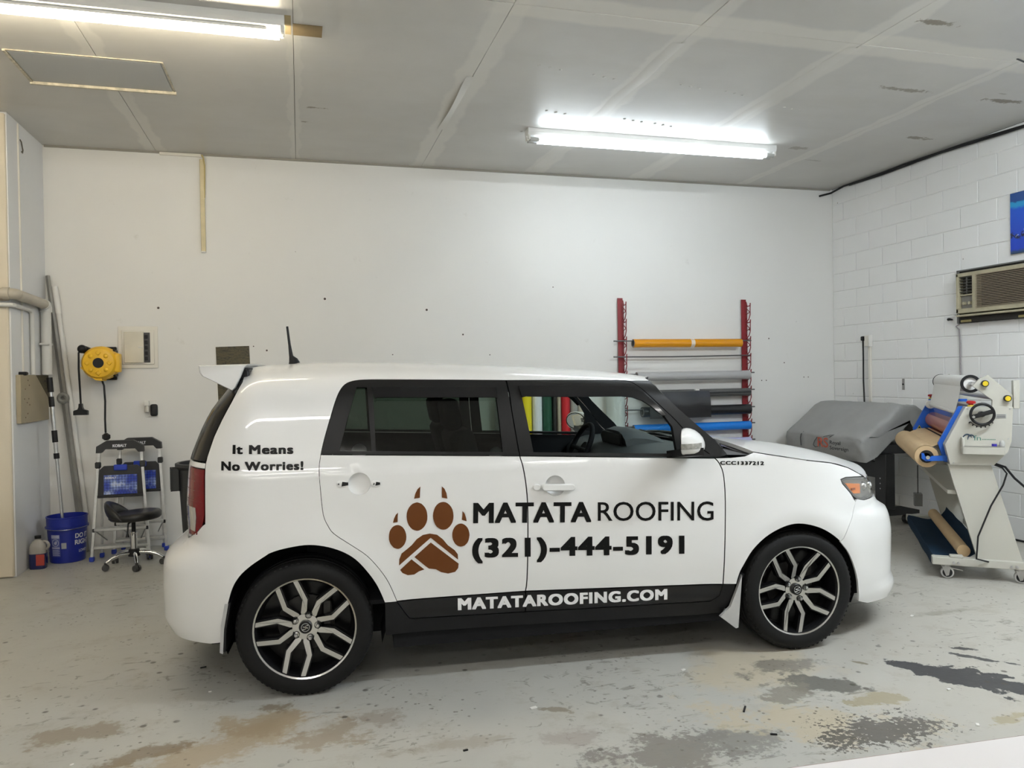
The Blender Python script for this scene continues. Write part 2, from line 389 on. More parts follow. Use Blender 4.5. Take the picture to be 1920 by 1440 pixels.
# ceiling: boards with taped joints
m = mat('ceiling_paint', srgb(188, 185, 178), 0.40); g = NT(m)
col = g.mix(g.ramp(g.noise(0.9, 5, 0.6), 0.35, 0.65), srgb(195, 193, 188), srgb(205, 203, 198))
st = g.n('ShaderNodeMapping'); st.inputs['Scale'].default_value = (0.8, 3.5, 1); g.nt.links.new(g.pos, st.inputs[0])
col = g.mix(g.math('MULTIPLY', g.ramp(g.noise(1.0, 5, 0.6, vec=st.outputs[0]), 0.5, 0.7), 0.4), col, srgb(192, 189, 181))
sp = g.n('ShaderNodeSeparateXYZ'); g.nt.links.new(g.pos, sp.inputs[0])
SEAMX = [-2.45, -1.24, 0.0, 1.22, 2.41, 3.58, 4.86]
for sx, w, amt in ((1.22, .12, .55), (2.41, .11, .5), (3.58, .12, .55), (4.86, .07, .5), (0.0, .05, .35), (-1.24, .09, .5)):
    dd = g.math('ABSOLUTE', g.math('SUBTRACT', g.math('ADD', sp.outputs[0], g.math('MULTIPLY_ADD', g.noise(3.5, 4), .14, -.07)), sx))
    col = g.mix(g.math('MULTIPLY', g.ramp(dd, w, w * .75), amt), col, srgb(226, 223, 215))
dd = g.math('ABSOLUTE', g.math('SUBTRACT', g.math('ADD', sp.outputs[1], g.math('MULTIPLY_ADD', g.noise(3.5, 4), .12, -.06)), 4.25))
col = g.mix(g.math('MULTIPLY', g.math('MULTIPLY', g.ramp(dd, .16, .12), g.ramp(sp.outputs[0], 1.0, 1.3)), .6), col, srgb(228, 224, 214))
for c, r, amt in (((3.8, 3.88), (.15, .035), .9), ((4.50, 4.86), (.2, .035), .8), ((5.46, 4.89), (.19, .04), 1.0), ((5.5, 5.84), (.16, .035), .9), ((.16, 6.24), (.07, .02), .9), ((4.62, 6.36), (.12, .05), .6), ((.08, 6.6), (.03, .015), .8), ((5.3, 4.76), (.05, .012), .5), ((5.0, 6.7), (.1, .02), .4)):
    col = g.mix(g.math('MULTIPLY', g.spot((c[0], c[1], ZC), (r[0], r[1], 1), edge=.4, wob=1.9, wscale=9, speck=.9, sscale=45), amt), col, srgb(122, 112, 94))
g.nt.links.new(col, g.b.inputs['Base Color'])
g.bump(g.math('ADD', g.noise(14, 5, 0.6), g.math('MULTIPLY', g.noise(2.2, 3), 2.0)), 0.12, 0.004)
g.b.inputs['Specular IOR Level'].default_value = 0.85
CEILM = m
GAPM = mat('joint_dark', srgb(120, 116, 106), 0.9)
o = MB().box(((XW + XR) / 2, (YF + YB) / 2, ZC + .09), (XR - XW + .6, YB - YF + .6, .12)).done('ceiling', GAPM, smooth=False); struct(o); CE = o
sx = [XW] + SEAMX + [XR]; sy = [YF, -3.06, .59, 4.25, YB]
for i in range(len(sx) - 1):
    for j in range(len(sy) - 1):
        x0, x1, y0, y1 = sx[i], sx[i + 1], sy[j], sy[j + 1]
        if i == 3: pass
        gp = .0015
        rot = Matrix.Rotation(random.uniform(-.0006, .0006), 3, 'X') @ Matrix.Rotation(random.uniform(-.0010, .0010), 3, 'Y')
        MB().box(((x0 + x1) / 2, (y0 + y1) / 2, ZC + .0155), (x1 - x0 - 2 * gp, y1 - y0 - 2 * gp, .03), .002, rot).done('ceiling_panel', CEILM, CE, smooth=False)
# curling joint tape that has come away from the board
rows = []
for k in range(13):
    t = k / 12; y = lerp(5.35, 6.55, t); dz = .028 * math.sin(PI * t) ** 1.5
    rows.append([(1.235, y, ZC - .0006), (1.20, y, ZC - .001 - dz * .5), (1.175, y, ZC - .002 - dz)])
MB().grid(rows).done('joint_tape', CEILM, CE)
for (x0, y0, y1) in ((2.40, 4.5, 7.7), (3.575, 4.3, 7.7)):
    rows = [[(x0 + s + .02 * noise.noise((x0, y * 3, 1)), y, ZC - (.0025 if abs(s) < .03 else .0004)) for s in (-.05, -.028, -.004, 0, .02, .045)] for y in [lerp(y0, y1, k / 40) for k in range(41)]]
    MB().grid(rows).done('joint_tape', CEILM, CE)
mb = MB()
for (x, y) in ((1.62, 5.05), (2.05, 5.12), (1.95, 5.9), (2.75, 5.15), (3.15, 5.2), (2.95, 6.0), (1.9, 6.45), (3.8, 5.4), (2.65, 5.95)):
    for k in range(3): mb.ball((x + .085 * k, y + .02 * k, ZC - .001), (.013, .013, .005), 8, 4)
o = mb.done('screw_bump', CEILM, CE); o['kind'] = 'stuff'
# access panel set in a thin painted frame
HX0, HX1, HY0, HY1 = -1.775, -.845, 5.575, 6.12
mb = MB()
mb.box(((HX0 + HX1) / 2, (HY0 + HY1) / 2, ZC - .003), (HX1 - HX0 - .03, HY1 - HY0 - .03, .006))
ap = mb.done('access_panel', mat('access_panel_paint', srgb(176, 178, 178), .45), CE, smooth=False)
mb = MB()
for c, s in ((((HX0 + HX1) / 2, HY1, ZC - .012), (HX1 - HX0 + .02, .022, .024)), ((HX0, (HY0 + HY1) / 2, ZC - .006), (.018, HY1 - HY0, .012)), ((HX1, (HY0 + HY1) / 2, ZC - .004), (.01, HY1 - HY0, .008)), (((HX0 + HX1) / 2, HY0, ZC - .003), (HX1 - HX0, .01, .006))):
    mb.box(c, s)
mb.done('panel_frame', mat('chipped_frame', srgb(196, 188, 168), .5, vary=.35, vscale=30), ap, smooth=False)
MB().box((.085, 4.87, ZC - .0015), (.172, .155, .003)).done('bare_board_patch', mat('bare_board', srgb(142, 122, 88), .8, vary=.12, vscale=12), CE, smooth=False)
MB().box((-.03, 4.82, ZC - .001), (.035, .25, .003)).done('bare_board_patch', mat('bare_board_pale', srgb(176, 158, 118), .8), CE, smooth=False)

# thin cables on the ceiling edge and the painted raceway
o = MB().tube([(XR - .18, YB - .012, 3.560), (XR - .03, YB - .02, 3.60), (XR - .03, 7.5, 3.628), (XR - .025, 7.0, 3.622), (XR - .03, 6.6, 3.630), (XR - .025, 6.1, 3.626), (XR - .03, 5.6, 3.615), (XR - .025, 5.2, 3.598), (XR - .03, 4.4, 3.59)], .011, 8).done('ceiling_cable', BLACK)
tag(o, 'pair of black cables running along the top of the block wall', 'cable')
c2 = MB().tube([(XR - .035, 7.4, 3.615), (XR - .03, 6.9, 3.605), (XR - .04, 6.1, 3.612), (XR - .03, 5.4, 3.59), (XR - .03, 4.4, 3.57)], .008, 6).done('loose_strand', BLACK, o)
o = MB().tube([(4.80, 4.20, ZC + .002), (4.86, 4.19, ZC - .02), (4.95, 4.15, ZC - .03), (5.05, 4.05, ZC - .02), (5.1, 3.9, ZC + .002)], .006, 6).done('wire_loop', BLACK)
tag(o, 'short black wire loop hanging from the ceiling joint at far right', 'wire')
t = thing('cable_raceway', 'white plastic cable raceway dropping down the back wall from the ceiling', 'raceway', (-.846, YB, 2.73))
MB().box((-.185, -.011, .895), (.36, .022, .026), .003).done('horizontal_run', TRIMM, t)
MB().box((.0, -.014, .43), (.040, .028, .86), .004).done('vertical_run', mat('yellowed_plastic', srgb(214, 200, 160), .5, vary=.15), t)
MB().box((.0, -.015, -.004), (.042, .03, .012), .003).done('end_cap', WHITE_P, t)
MB().tube([(.0, -.02, .90), (.015, -.03, .87), (.024, -.028, .80), (.022, -.024, .68), (.016, -.02, .5)], .008, 6).done('wire', mat('old_cream_wire', srgb(190, 172, 120), .5), t)

# strip lights
def fixture(x0, x1, y, colr, st, ntub, label):
    t = thing('strip_light', label, 'ceiling light', ((x0 + x1) / 2, y, ZC), 0, 'fluorescent strip lights on the ceiling')
    L = x1 - x0
    body = MB(); body.prism([(-.055, 0), (.055, 0), (.055, -.035), (.045, -.058), (-.045, -.058), (-.055, -.035)], 'yz', -L / 2, L / 2)
    body.done('housing', mat_light_body, t, smooth=False)
    em = mat('tube_glow', (1, 1, 1), .3, emit=colr, estr=st)
    ys = (-.03, .03) if ntub == 2 else (.03,)
    for sgn in (-1, 1):
        for yy in (-.03, .03):
            h = MB(); h.box((sgn * (L / 2 - .012), yy, -.075), (.022, .034, .042), .004); h.done('lamp_holder', WHITE_P, t)
    for yy in ys:
        MB().cyl((-L / 2 + (.10 if ntub == 2 else .03), yy, -.092), (L / 2 - (.10 if ntub == 2 else .03), yy, -.092), .019, n=14).done('tube', em, t)
        if ntub == 2:
            for sgn in (-1, 1):
                MB().cyl((sgn * (L / 2 - .02), yy, -.092), (sgn * (L / 2 - .10), yy, -.092), .019, n=14).done('tube_end', mat_tube_end, t)
    MB().box((0, 0, -.066), (L - .2, .02, .016)).done('ballast_cover', mat_light_body, t, smooth=False)
mat_light_body = mat('light_body', (0.72, 0.72, 0.7), .35)
mat_tube_end = mat('tube_end_grey', (0.42, 0.42, 0.40), .35)
for a in LAMPS: fixture(*a)
# ---------------------------------------------------------------- car: outlines in metres, x forward, z up
F = {"door_rear_gap":[[-1.215,1.149],[-1.223,1.082],[-1.216,0.962],[-1.206,0.867],[-1.185,0.815],[-1.156,0.775],[-1.072,0.714],[-1.004,0.662],[-0.946,0.593],[-0.903,0.523],[-0.866,0.43]],
"b_gap":[[-0.238,1.111],[-0.226,1.065],[-0.213,0.979],[-0.207,0.88],[-0.208,0.725],[-0.215,0.492],[-0.223,0.431]],
"a_gap":[[0.814,1.064],[0.837,1.038],[0.858,0.984],[0.864,0.885],[0.861,0.714],[0.854,0.542],[0.847,0.394]],
"arch_r":[[-0.922,0.43],[-0.956,0.513],[-0.997,0.579],[-1.056,0.649],[-1.124,0.694],[-1.207,0.723],[-1.291,0.733],[-1.389,0.721],[-1.447,0.706],[-1.472,0.692],[-1.538,0.65],[-1.588,0.605],[-1.622,0.551],[-1.646,0.477],[-1.667,0.39],[-1.681,0.286]],
"arch_f":[[0.922,0.39],[0.939,0.449],[0.962,0.492],[1.012,0.568],[1.087,0.633],[1.174,0.676],[1.26,0.695],[1.349,0.684],[1.44,0.651],[1.526,0.595],[1.594,0.526],[1.646,0.438],[1.681,0.341],[1.707,0.22]],
"dlo_r":[[-1.215,1.154],[-1.196,1.232],[-1.164,1.342],[-1.139,1.42],[-1.116,1.467],[-1.087,1.495],[-1.041,1.508],[-0.972,1.511],[-0.795,1.508],[-0.549,1.503],[-0.274,1.496]],
"dlo_f":[[-0.271,1.496],[-0.067,1.493],[0.103,1.49],[0.31,1.485],[0.368,1.482],[0.414,1.477],[0.461,1.437],[0.515,1.377],[0.574,1.316],[0.628,1.259],[0.688,1.182],[0.736,1.128],[0.811,1.07]],
"dpil":[[-1.754,0.837],[-1.753,0.879],[-1.754,1.09],[-1.752,1.121],[-1.745,1.154],[-1.715,1.247],[-1.679,1.326],[-1.634,1.414],[-1.593,1.507],[-1.598,1.564],[-1.65,1.6]],
"rock_top":[[-0.866,0.43],[-0.822,0.361],[-0.804,0.338],[-0.786,0.333],[-0.222,0.323],[0.095,0.315],[0.784,0.302],[0.831,0.332],[0.847,0.394]],
"stripe_top":[[-0.866,0.43],[-0.223,0.431],[0.847,0.394]],
"rock_bot":[[-0.924,0.259],[-0.289,0.25],[0.727,0.224],[0.845,0.229],[0.885,0.272],[0.914,0.363],[0.919,0.389]],
"belt":[[-1.215,1.153],[-0.238,1.113],[0.811,1.068]],
"b_seam":[[-0.271,1.496],[-0.262,1.326],[-0.238,1.113]],
"win_r":[[-0.959,1.472],[-0.797,1.469],[-0.339,1.459],[-0.322,1.133],[-0.952,1.156]],
"win_q":[[-1.039,1.473],[-0.988,1.472],[-0.972,1.159],[-1.126,1.167],[-1.089,1.308]],
"win_f":[[-0.211,1.462],[0.097,1.456],[0.347,1.449],[0.406,1.44],[0.447,1.417],[0.5,1.365],[0.558,1.294],[0.597,1.234],[0.608,1.095],[-0.164,1.122]],
"visor_r":[[-0.965,1.474],[-0.335,1.461],[-0.334,1.403],[-0.344,1.409],[-0.94,1.421],[-0.95,1.413]],
"visor_f":[[-0.216,1.466],[0.128,1.46],[0.353,1.453],[0.41,1.443],[0.454,1.42],[0.506,1.368],[0.564,1.297],[0.543,1.294],[0.49,1.343],[0.444,1.375],[0.394,1.393],[0.335,1.4],[0.0,1.405],[-0.184,1.411],[-0.205,1.406]],
"a_pil":[[0.539,1.478],[0.562,1.422],[0.645,1.329],[0.737,1.243],[0.831,1.158],[0.884,1.091]],
"bump_gap":[[-1.754,0.837],[-1.718,0.825],[-1.629,0.789],[-1.554,0.75],[-1.447,0.706]],
"tail":[[-1.758,1.094],[-1.756,0.879],[-1.768,0.827],[-1.798,0.793]],
"hood_line":[[1.043,1.088],[1.123,1.073],[1.216,1.057],[1.361,1.032],[1.513,1.01],[1.646,0.974],[1.754,0.93],[1.82,0.905]],
"fend_cowl":[[0.817,1.065],[0.905,1.064],[0.986,1.069],[1.043,1.088]],
"headlight":[[1.576,0.915],[1.618,0.923],[1.704,0.917],[1.81,0.905]],
"headlight_b":[[1.586,0.891],[1.647,0.833],[1.668,0.813],[1.7,0.795],[1.768,0.78]],
"amber":[[1.618,0.89],[1.756,0.873],[1.747,0.821],[1.674,0.827]],
"fb_gap":[[1.686,0.779],[1.638,0.701],[1.595,0.648],[1.565,0.595],[1.546,0.578]],
"paw":[[[-0.71,0.836],[-0.711,0.82],[-0.715,0.806],[-0.722,0.793],[-0.73,0.783],[-0.74,0.775],[-0.751,0.77],[-0.762,0.769],[-0.773,0.772],[-0.784,0.777],[-0.793,0.786],[-0.801,0.797],[-0.807,0.811],[-0.81,0.826],[-0.811,0.841],[-0.81,0.856],[-0.806,0.87],[-0.799,0.883],[-0.791,0.893],[-0.781,0.901],[-0.77,0.905],[-0.759,0.907],[-0.748,0.904],[-0.737,0.899],[-0.728,0.89],[-0.72,0.879],[-0.714,0.866],[-0.711,0.851]],[[-0.582,0.833],[-0.583,0.818],[-0.587,0.803],[-0.594,0.79],[-0.602,0.78],[-0.612,0.772],[-0.622,0.768],[-0.634,0.767],[-0.645,0.769],[-0.655,0.775],[-0.665,0.783],[-0.673,0.795],[-0.678,0.808],[-0.682,0.823],[-0.683,0.838],[-0.681,0.853],[-0.677,0.867],[-0.671,0.88],[-0.663,0.89],[-0.653,0.898],[-0.642,0.902],[-0.631,0.903],[-0.62,0.901],[-0.609,0.895],[-0.6,0.887],[-0.592,0.876],[-0.586,0.863],[-0.583,0.848]],[[-0.814,0.742],[-0.815,0.729],[-0.819,0.717],[-0.824,0.706],[-0.831,0.698],[-0.839,0.691],[-0.848,0.687],[-0.857,0.686],[-0.867,0.689],[-0.876,0.693],[-0.883,0.701],[-0.89,0.71],[-0.895,0.722],[-0.898,0.734],[-0.898,0.747],[-0.897,0.759],[-0.894,0.772],[-0.889,0.782],[-0.882,0.791],[-0.874,0.797],[-0.865,0.801],[-0.855,0.802],[-0.846,0.8],[-0.837,0.795],[-0.829,0.788],[-0.823,0.779],[-0.818,0.767],[-0.815,0.755]],[[-0.504,0.734],[-0.506,0.721],[-0.509,0.709],[-0.514,0.698],[-0.521,0.69],[-0.529,0.683],[-0.539,0.68],[-0.548,0.679],[-0.558,0.681],[-0.567,0.686],[-0.575,0.693],[-0.581,0.702],[-0.586,0.713],[-0.589,0.726],[-0.59,0.738],[-0.589,0.751],[-0.585,0.763],[-0.58,0.773],[-0.573,0.782],[-0.565,0.788],[-0.556,0.792],[-0.546,0.793],[-0.537,0.791],[-0.528,0.786],[-0.52,0.779],[-0.513,0.77],[-0.508,0.758],[-0.505,0.746]],[[-0.741,0.983],[-0.755,0.971],[-0.767,0.949],[-0.773,0.925],[-0.745,0.928],[-0.743,0.955]],[[-0.636,0.979],[-0.623,0.967],[-0.614,0.945],[-0.61,0.918],[-0.637,0.924],[-0.637,0.95]],[[-0.852,0.862],[-0.863,0.852],[-0.872,0.833],[-0.877,0.814],[-0.855,0.816],[-0.854,0.839]],[[-0.537,0.854],[-0.526,0.84],[-0.52,0.821],[-0.517,0.802],[-0.541,0.811],[-0.538,0.833]],[[-0.852,0.604],[-0.85,0.635],[-0.838,0.663],[-0.812,0.682],[-0.788,0.701],[-0.764,0.728],[-0.734,0.747],[-0.7,0.752],[-0.664,0.744],[-0.635,0.719],[-0.613,0.69],[-0.579,0.663],[-0.564,0.642],[-0.563,0.615],[-0.696,0.731]],[[-0.777,0.641],[-0.696,0.708],[-0.56,0.595],[-0.563,0.573],[-0.578,0.555],[-0.613,0.549],[-0.647,0.558],[-0.673,0.574],[-0.707,0.58],[-0.727,0.596]],[[-0.791,0.631],[-0.729,0.577],[-0.756,0.569],[-0.779,0.555],[-0.81,0.554],[-0.836,0.567],[-0.847,0.583]]],
"text":{"It Means":[[-1.62,1.211],[-1.341,1.204],[-1.62,1.169],[-1.341,1.161]],
"No Worries!":[[-1.673,1.135],[-1.294,1.125],[-1.672,1.093],[-1.294,1.085]],
"MATATA":[[-0.482,0.891],[0.126,0.867],[-0.485,0.791],[0.123,0.764]],
"ROOFING":[[0.16,0.864],[0.796,0.837],[0.158,0.769],[0.794,0.738]],
"(321)-444-5191":[[-0.492,0.716],[0.629,0.667],[-0.493,0.62],[0.629,0.571]],
"MATATAROOFING.COM":[[-0.566,0.42],[0.537,0.389],[-0.566,0.359],[0.539,0.331]],
"CCC1337212":[[0.843,1.048],[1.096,1.037],[0.843,1.029],[1.095,1.017]]},
"mud_r":[[-1.647,-0.86,0.476],[-1.632,-0.86,0.475],[-1.667,-0.86,0.242],[-1.676,-0.86,0.253]],
"mud_f":[[0.953,-0.86,0.439],[0.928,-0.86,0.161],[0.914,-0.86,0.157],[0.826,-0.86,0.226],[0.884,-0.86,0.273],[0.922,-0.86,0.359]],
"spoiler":[[-1.8,-0.62,1.592],[-1.796,-0.62,1.56],[-1.784,-0.62,1.541],[-1.641,-0.62,1.464],[-1.625,-0.62,1.48],[-1.601,-0.62,1.541],[-1.587,-0.62,1.579],[-1.57,-0.62,1.596]]}
def pchip(tab):
    X=[a for a,b in tab];Y=[b for a,b in tab];n=len(X)
    d=[(Y[i+1]-Y[i])/(X[i+1]-X[i]) for i in range(n-1)]
    m=[d[0]]+[0 if d[i-1]*d[i]<=0 else 2*d[i-1]*d[i]/(d[i-1]+d[i]) for i in range(1,n-1)]+[d[-1]]
    def g(x):
        if x<=X[0]: return Y[0]
        if x>=X[-1]: return Y[-1]
        i=0
        while x>X[i+1]: i+=1
        h=X[i+1]-X[i];t=(x-X[i])/h
        return (2*t**3-3*t*t+1)*Y[i]+(t**3-2*t*t+t)*h*m[i]+(-2*t**3+3*t*t)*Y[i+1]+(t**3-t*t)*h*m[i+1]
    return g
P_low=pchip([(.1,.79),(.2,.82),(.27,.842),(.35,.858),(.43,.866),(.55,.876),(.68,.88),(.82,.879),(.95,.872),(1.03,.866),(1.07,.863),(1.085,.857),(1.12,.847),(1.2,.828),(1.3,.800),(1.4,.766),(1.5,.728),(1.62,.675)])
X_rear=pchip([(.2,-1.97),(0.273,-2.026),(0.332,-2.055),(0.465,-2.055),(0.542,-2.054),(0.607,-2.049),(0.644,-2.031),(0.693,-1.975),(0.745,-1.922),(0.882,-1.926),(0.973,-1.922),(1.068,-1.915),(1.127,-1.906),(1.199,-1.88),(1.288,-1.842),(1.374,-1.795),(1.431,-1.749),(1.6,-1.62)])
X_front=pchip([(0.148,2.215),(0.174,2.275),(0.227,2.288),(0.305,2.25),(0.389,2.248),(0.549,2.245),(0.648,2.225),(0.699,2.197),(0.74,2.124),(0.796,2.099),(0.877,2.063),(.95,2.02),(1.1,1.9)])
Z_roof=pchip([(-1.9,1.55),(-1.6,1.592),(-1.4,1.606),(-1.1,1.612),(-.7,1.603),(-.3,1.585),(.1,1.562),(.4,1.54),(.6,1.512),(.75,1.478),(.9,1.43)])
def W(x,z):
    w=P_low(z)
    if x<-1.5:
        xr=X_rear(z);t=(x+1.5)/(xr+1.5)
        w*=max(0,1-t**2.4)**(1/3.2) if t<1 else 0
    if x>1.3:
        xf=X_front(z);t=(x-1.3)/(xf-1.3)
        w*=max(0,1-t**2.2)**(1/2.6) if t<1 else 0
    for hx in(-1.3,1.3):
        r=math.hypot(x-hx,(z-.34)*1.0)
        if r<.8: w+=.016*math.exp(-((r-.40)/.085)**2)
    if z>1.25:
        zr=Z_roof(x);z0=1.25
        t=(z-z0)/(zr-z0)
        w*=max(0,1-t**7)**(1/2.5) if t<1 else 0
    return w
PAINT = mat('white_car_paint', (0.78, 0.78, 0.768), 0.32, spec=0.25, coat=0.65)
GLOSSB = mat('gloss_black_vinyl', (0.008, 0.008, 0.009), 0.12, spec=.3, coat=0.2)
SATINB = mat('satin_black_trim', (0.016, 0.016, 0.016), 0.36, spec=.16, vary=0.25, vscale=3)
INTER = mat('charcoal_interior', (0.012, 0.0125, 0.014), 0.75, spec=.15)
DASHM = mat('grey_dashboard', (0.045, 0.052, 0.055), 0.6, bump=.05, bscale=300)
REDL = mat('red_lens', (0.17, 0.003, 0.007), 0.15, spec=.2)
CLEARL = mat('clear_lens', (0.42, 0.41, 0.4), 0.15, coat=1.0)
AMBER = mat('amber_lens', (0.78, 0.20, 0.012), 0.15, coat=1.0)
SILV = mat('lamp_reflector', (0.42, 0.42, 0.41), 0.3, 0.7)
BROWN = mat('brown_vinyl', (0.130, 0.042, 0.010), 0.35, spec=.2)
BLKV = mat('black_vinyl', (0.006, 0.006, 0.006), 0.35, spec=.15)
WHTV = mat('white_vinyl', (0.82, 0.82, 0.82), 0.3)
def glass_mat(name, col, refl=1.0):
    m = bpy.data.materials.new(name); m.use_nodes = True; nt = m.node_tree
    nt.nodes.remove(nt.nodes['Principled BSDF'])
    tr = nt.nodes.new('ShaderNodeBsdfTransparent'); tr.inputs[0].default_value = (*col, 1)
    gl = nt.nodes.new('ShaderNodeBsdfGlossy'); gl.inputs['Roughness'].default_value = 0.0
    fr = nt.nodes.new('ShaderNodeFresnel'); ge = nt.nodes.new('ShaderNodeNewGeometry'); io = nt.nodes.new('ShaderNodeMath'); io.operation = 'MULTIPLY_ADD'; io.inputs[1].default_value = -0.8333; io.inputs[2].default_value = 1.5; nt.links.new(ge.outputs['Backfacing'], io.inputs[0]); nt.links.new(io.outputs[0], fr.inputs[0])
    ml = nt.nodes.new('ShaderNodeMath'); ml.operation = 'MULTIPLY'; ml.inputs[1].default_value = refl
    mx = nt.nodes.new('ShaderNodeMixShader'); nt.links.new(fr.outputs[0], ml.inputs[0]); nt.links.new(ml.outputs[0], mx.inputs[0])
    nt.links.new(tr.outputs[0], mx.inputs[1]); nt.links.new(gl.outputs[0], mx.inputs[2])
    nt.links.new(mx.outputs[0], nt.nodes['Material Output'].inputs[0])
    return m
TINT = glass_mat('tinted_glass', (0.20, 0.25, 0.215))
CLGL = glass_mat('clear_glass', (0.80, 0.90, 0.86))
SMOKE = glass_mat('smoked_acrylic', (0.05, 0.05, 0.055))

CAR = thing('car', 'white boxy hatchback with brown paw print and black roofing lettering on its side', 'car', (1.362, 4.5642, 0), -0.07306)

def topo(xz): return [(float(a), float(b)) for a, b in xz]
def ztop(x): return 1.25 + .9 * (Z_roof(x) - 1.25)
def Fimp(x, y, z):
    w = P_low(z); A = 1.0
    for hx in (-1.3, 1.3):
        r = math.hypot(x - hx, z - .34)
        if r < .8: w += .016 * math.exp(-((r - .40) / .085) ** 2)
    if x < -1.5:
        t = (x + 1.5) / (X_rear(z) + 1.5); A = 1 - abs(t) ** 2.4 if t > 0 else 1; e = 1 / 3.2
    elif x > 1.3:
        t = (x - 1.3) / (X_front(z) - 1.3); A = 1 - abs(t) ** 2.2 if t > 0 else 1; e = 1 / 2.6
    if A <= 0.02: A = .02
    if x < -1.5 or x > 1.3: w *= A ** e
    B = 1.0
    if z > 1.25: B = 1 - ((z - 1.25) / (Z_roof(x) - 1.25)) ** 7
    return (abs(y) / w) ** 2.5 - B
def nrm(x, y, z):
    e = 2e-4
    v = Vector((Fimp(x + e, y, z) - Fimp(x - e, y, z), 0, Fimp(x, y, z + e) - Fimp(x, y, z - e)))
    w = abs(y); v.y = 0
    v.y = (Fimp(x, y + e, z) - Fimp(x, y - e, z)) if abs(y) > 2e-4 else 0
    if v.length < 1e-9: return Vector((0, -1, 0))
    return v.normalized()

def resample(poly, h):
    out = []
    n = len(poly)
    for i in range(n):
        a = poly[i]; b = poly[(i + 1) % n]
        d = math.hypot(b[0] - a[0], b[1] - a[1]); k = max(1, int(math.ceil(d / h)))
        for s in range(k): out.append((lerp(a[0], b[0], s / k), lerp(a[1], b[1], s / k)))
    return out
def dist_loop(loop, x, y):
    return min((p[0] - x) ** 2 + (p[1] - y) ** 2 for p in loop)
def shrink(poly, d):
    """move an outline inwards by d"""
    ar = sum(poly[i][0] * poly[(i + 1) % len(poly)][1] - poly[(i + 1) % len(poly)][0] * poly[i][1] for i in range(len(poly)))
    s = 1 if ar > 0 else -1; out = []; n = len(poly)
    for i in range(n):
        a, p, b = Vector(poly[i - 1]), Vector(poly[i]), Vector(poly[(i + 1) % n])
        e1 = (p - a); e2 = (b - p)
        if e1.length < 1e-6 or e2.length < 1e-6: out.append(tuple(p)); continue
        e1.normalize(); e2.normalize()
        n1 = Vector((-e1.y, e1.x)) * s; n2 = Vector((-e2.y, e2.x)) * s
        k = n1 + n2; L = max(k.dot(n1), .5)
        out.append(tuple(p + k * (d / L)))
    return out
def cdt(outer, holes, h):
    loops = [outer] + holes
    pts = []; edges = []
    for lp in loops:
        k = len(pts); pts += lp; edges += [(k + i, k + (i + 1) % len(lp)) for i in range(len(lp))]
    nb = len(pts)
    xs = [p[0] for p in outer]; ys = [p[1] for p in outer]
    allb = [p for lp in loops for p in lp]
    cell = {}
    for p in allb: cell.setdefault((int(p[0] // h), int(p[1] // h)), []).append(p)
    y = min(ys) + h * .5; row = 0
    while y < max(ys):
        x = min(xs) + (h * .5 if row % 2 else h * .25)
        while x < max(xs):
            if inside(outer, x, y) and not any(inside(q, x, y) for q in holes):
                ci, cj = int(x // h), int(y // h)
                near = [p for a in (-1, 0, 1) for b in (-1, 0, 1) for p in cell.get((ci + a, cj + b), ())]
                if all((p[0] - x) ** 2 + (p[1] - y) ** 2 > (.45 * h) ** 2 for p in near): pts.append((x, y))
            x += h
        y += h * .866; row += 1
    v, e, f, ov, oe, of = geometry.delaunay_2d_cdt([Vector(p) for p in pts], edges, [], 0, 1e-6)
    tris = []
    for t in f:
        cx = sum(v[i].x for i in t) / 3; cy = sum(v[i].y for i in t) / 3
        if inside(outer, cx, cy) and not any(inside(q, cx, cy) for q in holes): tris.append(t)
    return [(p.x, p.y) for p in v], tris
